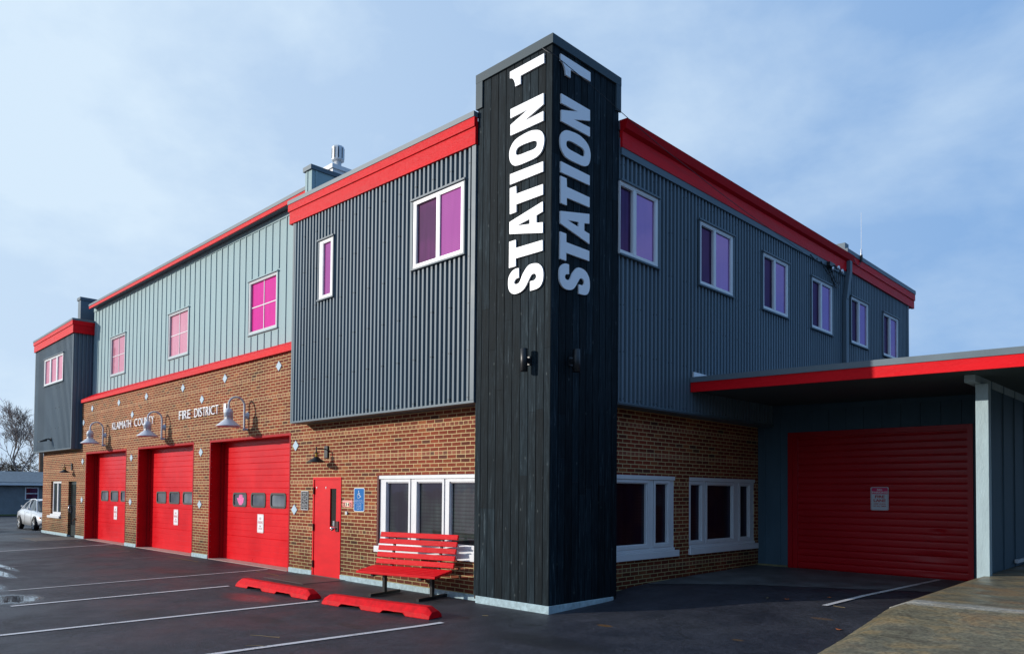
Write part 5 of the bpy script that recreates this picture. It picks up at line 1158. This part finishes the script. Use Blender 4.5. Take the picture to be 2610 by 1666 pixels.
# ================================================================ trees
def bare_tree(name, base, h, seed, m, label, spread=1.0, levels=6, r0=.16, fork=.25):
    rg = random.Random(seed); t = empty(name, base, label, 'tree', 'bare winter trees beyond the station')
    tr, cw = MB(), MB()
    def grow(p, d, ln, r, lv):
        mb = tr if lv == 0 else cw
        k = 3; pts = [p]; dd = d.copy(); r = max(r, .013)
        for i in range(k):
            dd = (dd+Vector((rg.uniform(-1,1),rg.uniform(-1,1),rg.uniform(-.25,.5)))*(.10+.05*lv)).normalized(); pts.append(pts[-1]+dd*ln/k)
        mb.tube(pts, [r*(1-.4*i/k) for i in range(k+1)], n=(7 if lv < 2 else 4 if lv < 4 else 3), cap=False)
        if lv >= levels: return
        nb = rg.choice((2,3,3)) if lv < 2 else rg.choice((3,3,4))
        for i in range(nb):
            a = rg.uniform(0, 2*math.pi); tilt = rg.uniform(.35,.95)*spread*(1 if i else .4)
            s1 = dd.orthogonal().normalized(); s2 = dd.cross(s1); nd = (dd*math.cos(tilt)+(s1*math.cos(a)+s2*math.sin(a))*math.sin(tilt)).normalized(); nd.z += .12; nd.normalize()
            st_ = pts[-1] if i < 2 else pts[-2]
            grow(st_, nd, ln*rg.uniform(.66,.86), r*rg.uniform(.52,.68), lv+1)
    grow(Vector(base), Vector((0,0,1)), h*fork, r0, 0)
    tr.build('trunk', m, t); cw.build('crown', m, t)
bare_tree('bare_tree', (-66,8.0,-.1), 9.6, 4, M['bark'], 'tall bare tree whose branches rise beside the slate box', levels=7, r0=.15)
bare_tree('bare_tree', (-68,4.6,-.1), 6.8, 11, M['bark'], 'spreading bare tree behind the house at the left edge', levels=7, spread=1.15, r0=.14)
bare_tree('bare_tree', (-51.5,.4,-.05), 4.4, 23, M['bark'], 'low bare tree with twigs in front of the neighbouring roof at the left edge', levels=6, spread=1.3, r0=.09)
tag(MB().tube([(-60.5,7.9,0),(-60.5,7.92,3.5),(-60.5,7.85,6.3)],[.19,.17,.14],n=10).build('utility_pole', M['bark2'], loc=(-60.5,7.9,0)), 'rust brown wooden pole stub standing behind the house', 'pole')
def leafy(name, base, rx, h, n, m, seed, label, cat='shrub', size=.22, group='evergreens behind the house'):
    rg = random.Random(seed); t = empty(name, base, label, cat, group)
    mb = MB(); B = Vector(base); cl = [(Vector((rg.gauss(0,.4)*rx, rg.gauss(0,.4)*rx, h*rg.uniform(.15,.95))), rg.uniform(.25,.55)*rx) for _ in range(14)]
    for _ in range(n):
        c, r = rg.choice(cl); p = B+c+Vector((rg.gauss(0,.5),rg.gauss(0,.5),rg.gauss(0,.45)))*r
        if p.z < .05: continue
        a = Vector((rg.uniform(-1,1),rg.uniform(-1,1),rg.uniform(-1,1))).normalized()*size*rg.uniform(.5,1.2); b_ = a.orthogonal().normalized()*size*rg.uniform(.2,.5)
        mb.quad(p-a, p+b_, p+a, p-b_)
    MB().tube([base,(B.x,B.y,B.z+h*.55)],[.12,.06],n=6).build('trunk', M['bark'], t); mb.build('crown', m, t)
M['bark3'] = mat('brown_bark', (.15,.10,.065), .9, var=.3, vscale=8)
M['brush1'] = mat('dry_brush', (.19,.15,.105), .9, var=.5, vscale=1.5); M['brush2'] = mat('dark_conifer', (.040,.047,.028), .9, var=.5, vscale=1.5); M['brush3'] = mat('grey_twigs', (.17,.15,.15), .9, var=.4, vscale=2)
bare_tree('bare_tree', (-72,7.3,-.1), 6.2, 31, M['bark3'], 'low brown bare tree in the thicket left of the rusty pole', levels=6, spread=1.3, r0=.12)
bare_tree('bare_tree', (-74,3.9,-.1), 5.6, 37, M['bark'], 'dense grey bare tree rising behind the left part of the house roof', levels=7, spread=1.25, r0=.13)
leafy('evergreen_tree', (-68,11.9,0), 1.5, 4.9, 6000, M['brush2'], 3, 'dark evergreen beside the brick corner, right of the rusty pole', 'tree', size=.10)
leafy('shrub', (-70,8.4,0), 2.4, 3.9, 7000, M['brush1'], 5, 'brown dry brush behind the house roof, below the tall bare tree', size=.10)
leafy('shrub', (-72,4.2,0), 2.8, 3.8, 7000, M['brush1'], 8, 'brown thicket behind the left end of the house roof', size=.10)
tag(MB().add([(-300,-200+i*10,-1) for i in range(60)]+[(-300,-200+i*10,7+3*math.sin(i*.7)+2*math.sin(i*1.9)) for i in range(60)]+[(-340,-200+i*10,-1) for i in range(60)],
    [(i,i+1,i+61,i+60) for i in range(59)]+[(i+60,i+61,i+121,i+120) for i in range(59)]).build('distant_hill', mat('distant_blue_hill', (.07,.085,.11), .95, var=.3, vscale=.05)), kind='structure')

# unseen tree crowns, added to block low sky light from the shaded walls
rg = random.Random(77); mb = MB()
def sky_blocker_woods(x0, y0, x1, y1, n, hh):
    for i in range(n):
        k = (i+rg.uniform(-.3,.3))/n; x = x0+(x1-x0)*k+rg.uniform(-3,3); y = y0+(y1-y0)*k+rg.uniform(-3,3); h = hh*rg.uniform(.7,1.15); rr = rg.uniform(2.6,4.2); m_ = 9
        prof = [(.3,0),(.5,.2),(1,.35),(.85,.55),(.6,.8),(.05,1)]; V = []
        for a, b in prof:
            for j in range(m_): q = 2*math.pi*j/m_; w_ = a*rr*rg.uniform(.75,1.2); V.append((x+w_*math.cos(q), y+w_*math.sin(q), h*b*rg.uniform(.95,1.05)))
        mb.add(V, [(p*m_+j, p*m_+(j+1)%m_, (p+1)*m_+(j+1)%m_, (p+1)*m_+j) for p in range(len(prof)-1) for j in range(m_)])
sky_blocker_woods(48,-60,52,110,36,13); sky_blocker_woods(-60,-62,48,-60,26,7.5)
tag(mb.build('woods', M['brush2']), kind='stuff')

# ================================================================ litter on the ground
def leaf(x, y, s, rot, seed, label, m='leaf'):
    rg = random.Random(seed); mb = MB(); z = ground_z(x, y)+.012; n = 9; pts = []
    for i in range(n):
        q = 2*math.pi*i/n; r = s*(1 if i % 2 else .55)*rg.uniform(.8,1.1); pts.append((x+r*math.cos(q+rot)*1.2, y+r*math.sin(q+rot)*.8, z+rg.uniform(0,.014)))
    c = (x,y,z+.004); mb.add(pts+[c], [(i,(i+1)%n,n) for i in range(n)])
    tag(mb.build('fallen_leaf', M[m]), label, 'leaf', 'fallen autumn leaves on the asphalt')
leaf(2.02,2.85,.035,.3,1,'small tan fallen leaf, leftmost of those near the white line','straw')
leaf(2.29,2.92,.05,1.1,2,'bright orange fallen leaf second from the left near the white line')
leaf(2.70,3.50,.038,2.0,3,'brown orange fallen leaf just left of the near end of the white line')
leaf(3.62,1.52,.05,.6,4,'orange fallen leaf lying against the concrete slab edge')
def twig(pts, r, label):
    tag(MB().tube([(x,y,ground_z(x,y)+.012) for x, y in pts], r, n=5).build('dry_stalk', M['straw']), label, 'twig', 'dry stalks on the asphalt')
twig([(3.03,2.82),(3.12,2.78),(3.22,2.77)], .003, 'reddish dry stalk on the asphalt right of the leaves')
twig([(-1.62,-3.82),(-1.50,-3.74),(-1.36,-3.70),(-1.24,-3.62),(-1.20,-3.66)], .0035, 'thin curled straw lying above the front parking line')
twig([(-1.05,-4.16),(-.95,-4.05),(-.86,-4.02)], .003, 'thin straw lying across the front parking line')
twig([(-.62,-.75),(-.55,-.70)], .006, 'short pale stick on the asphalt before the tower')
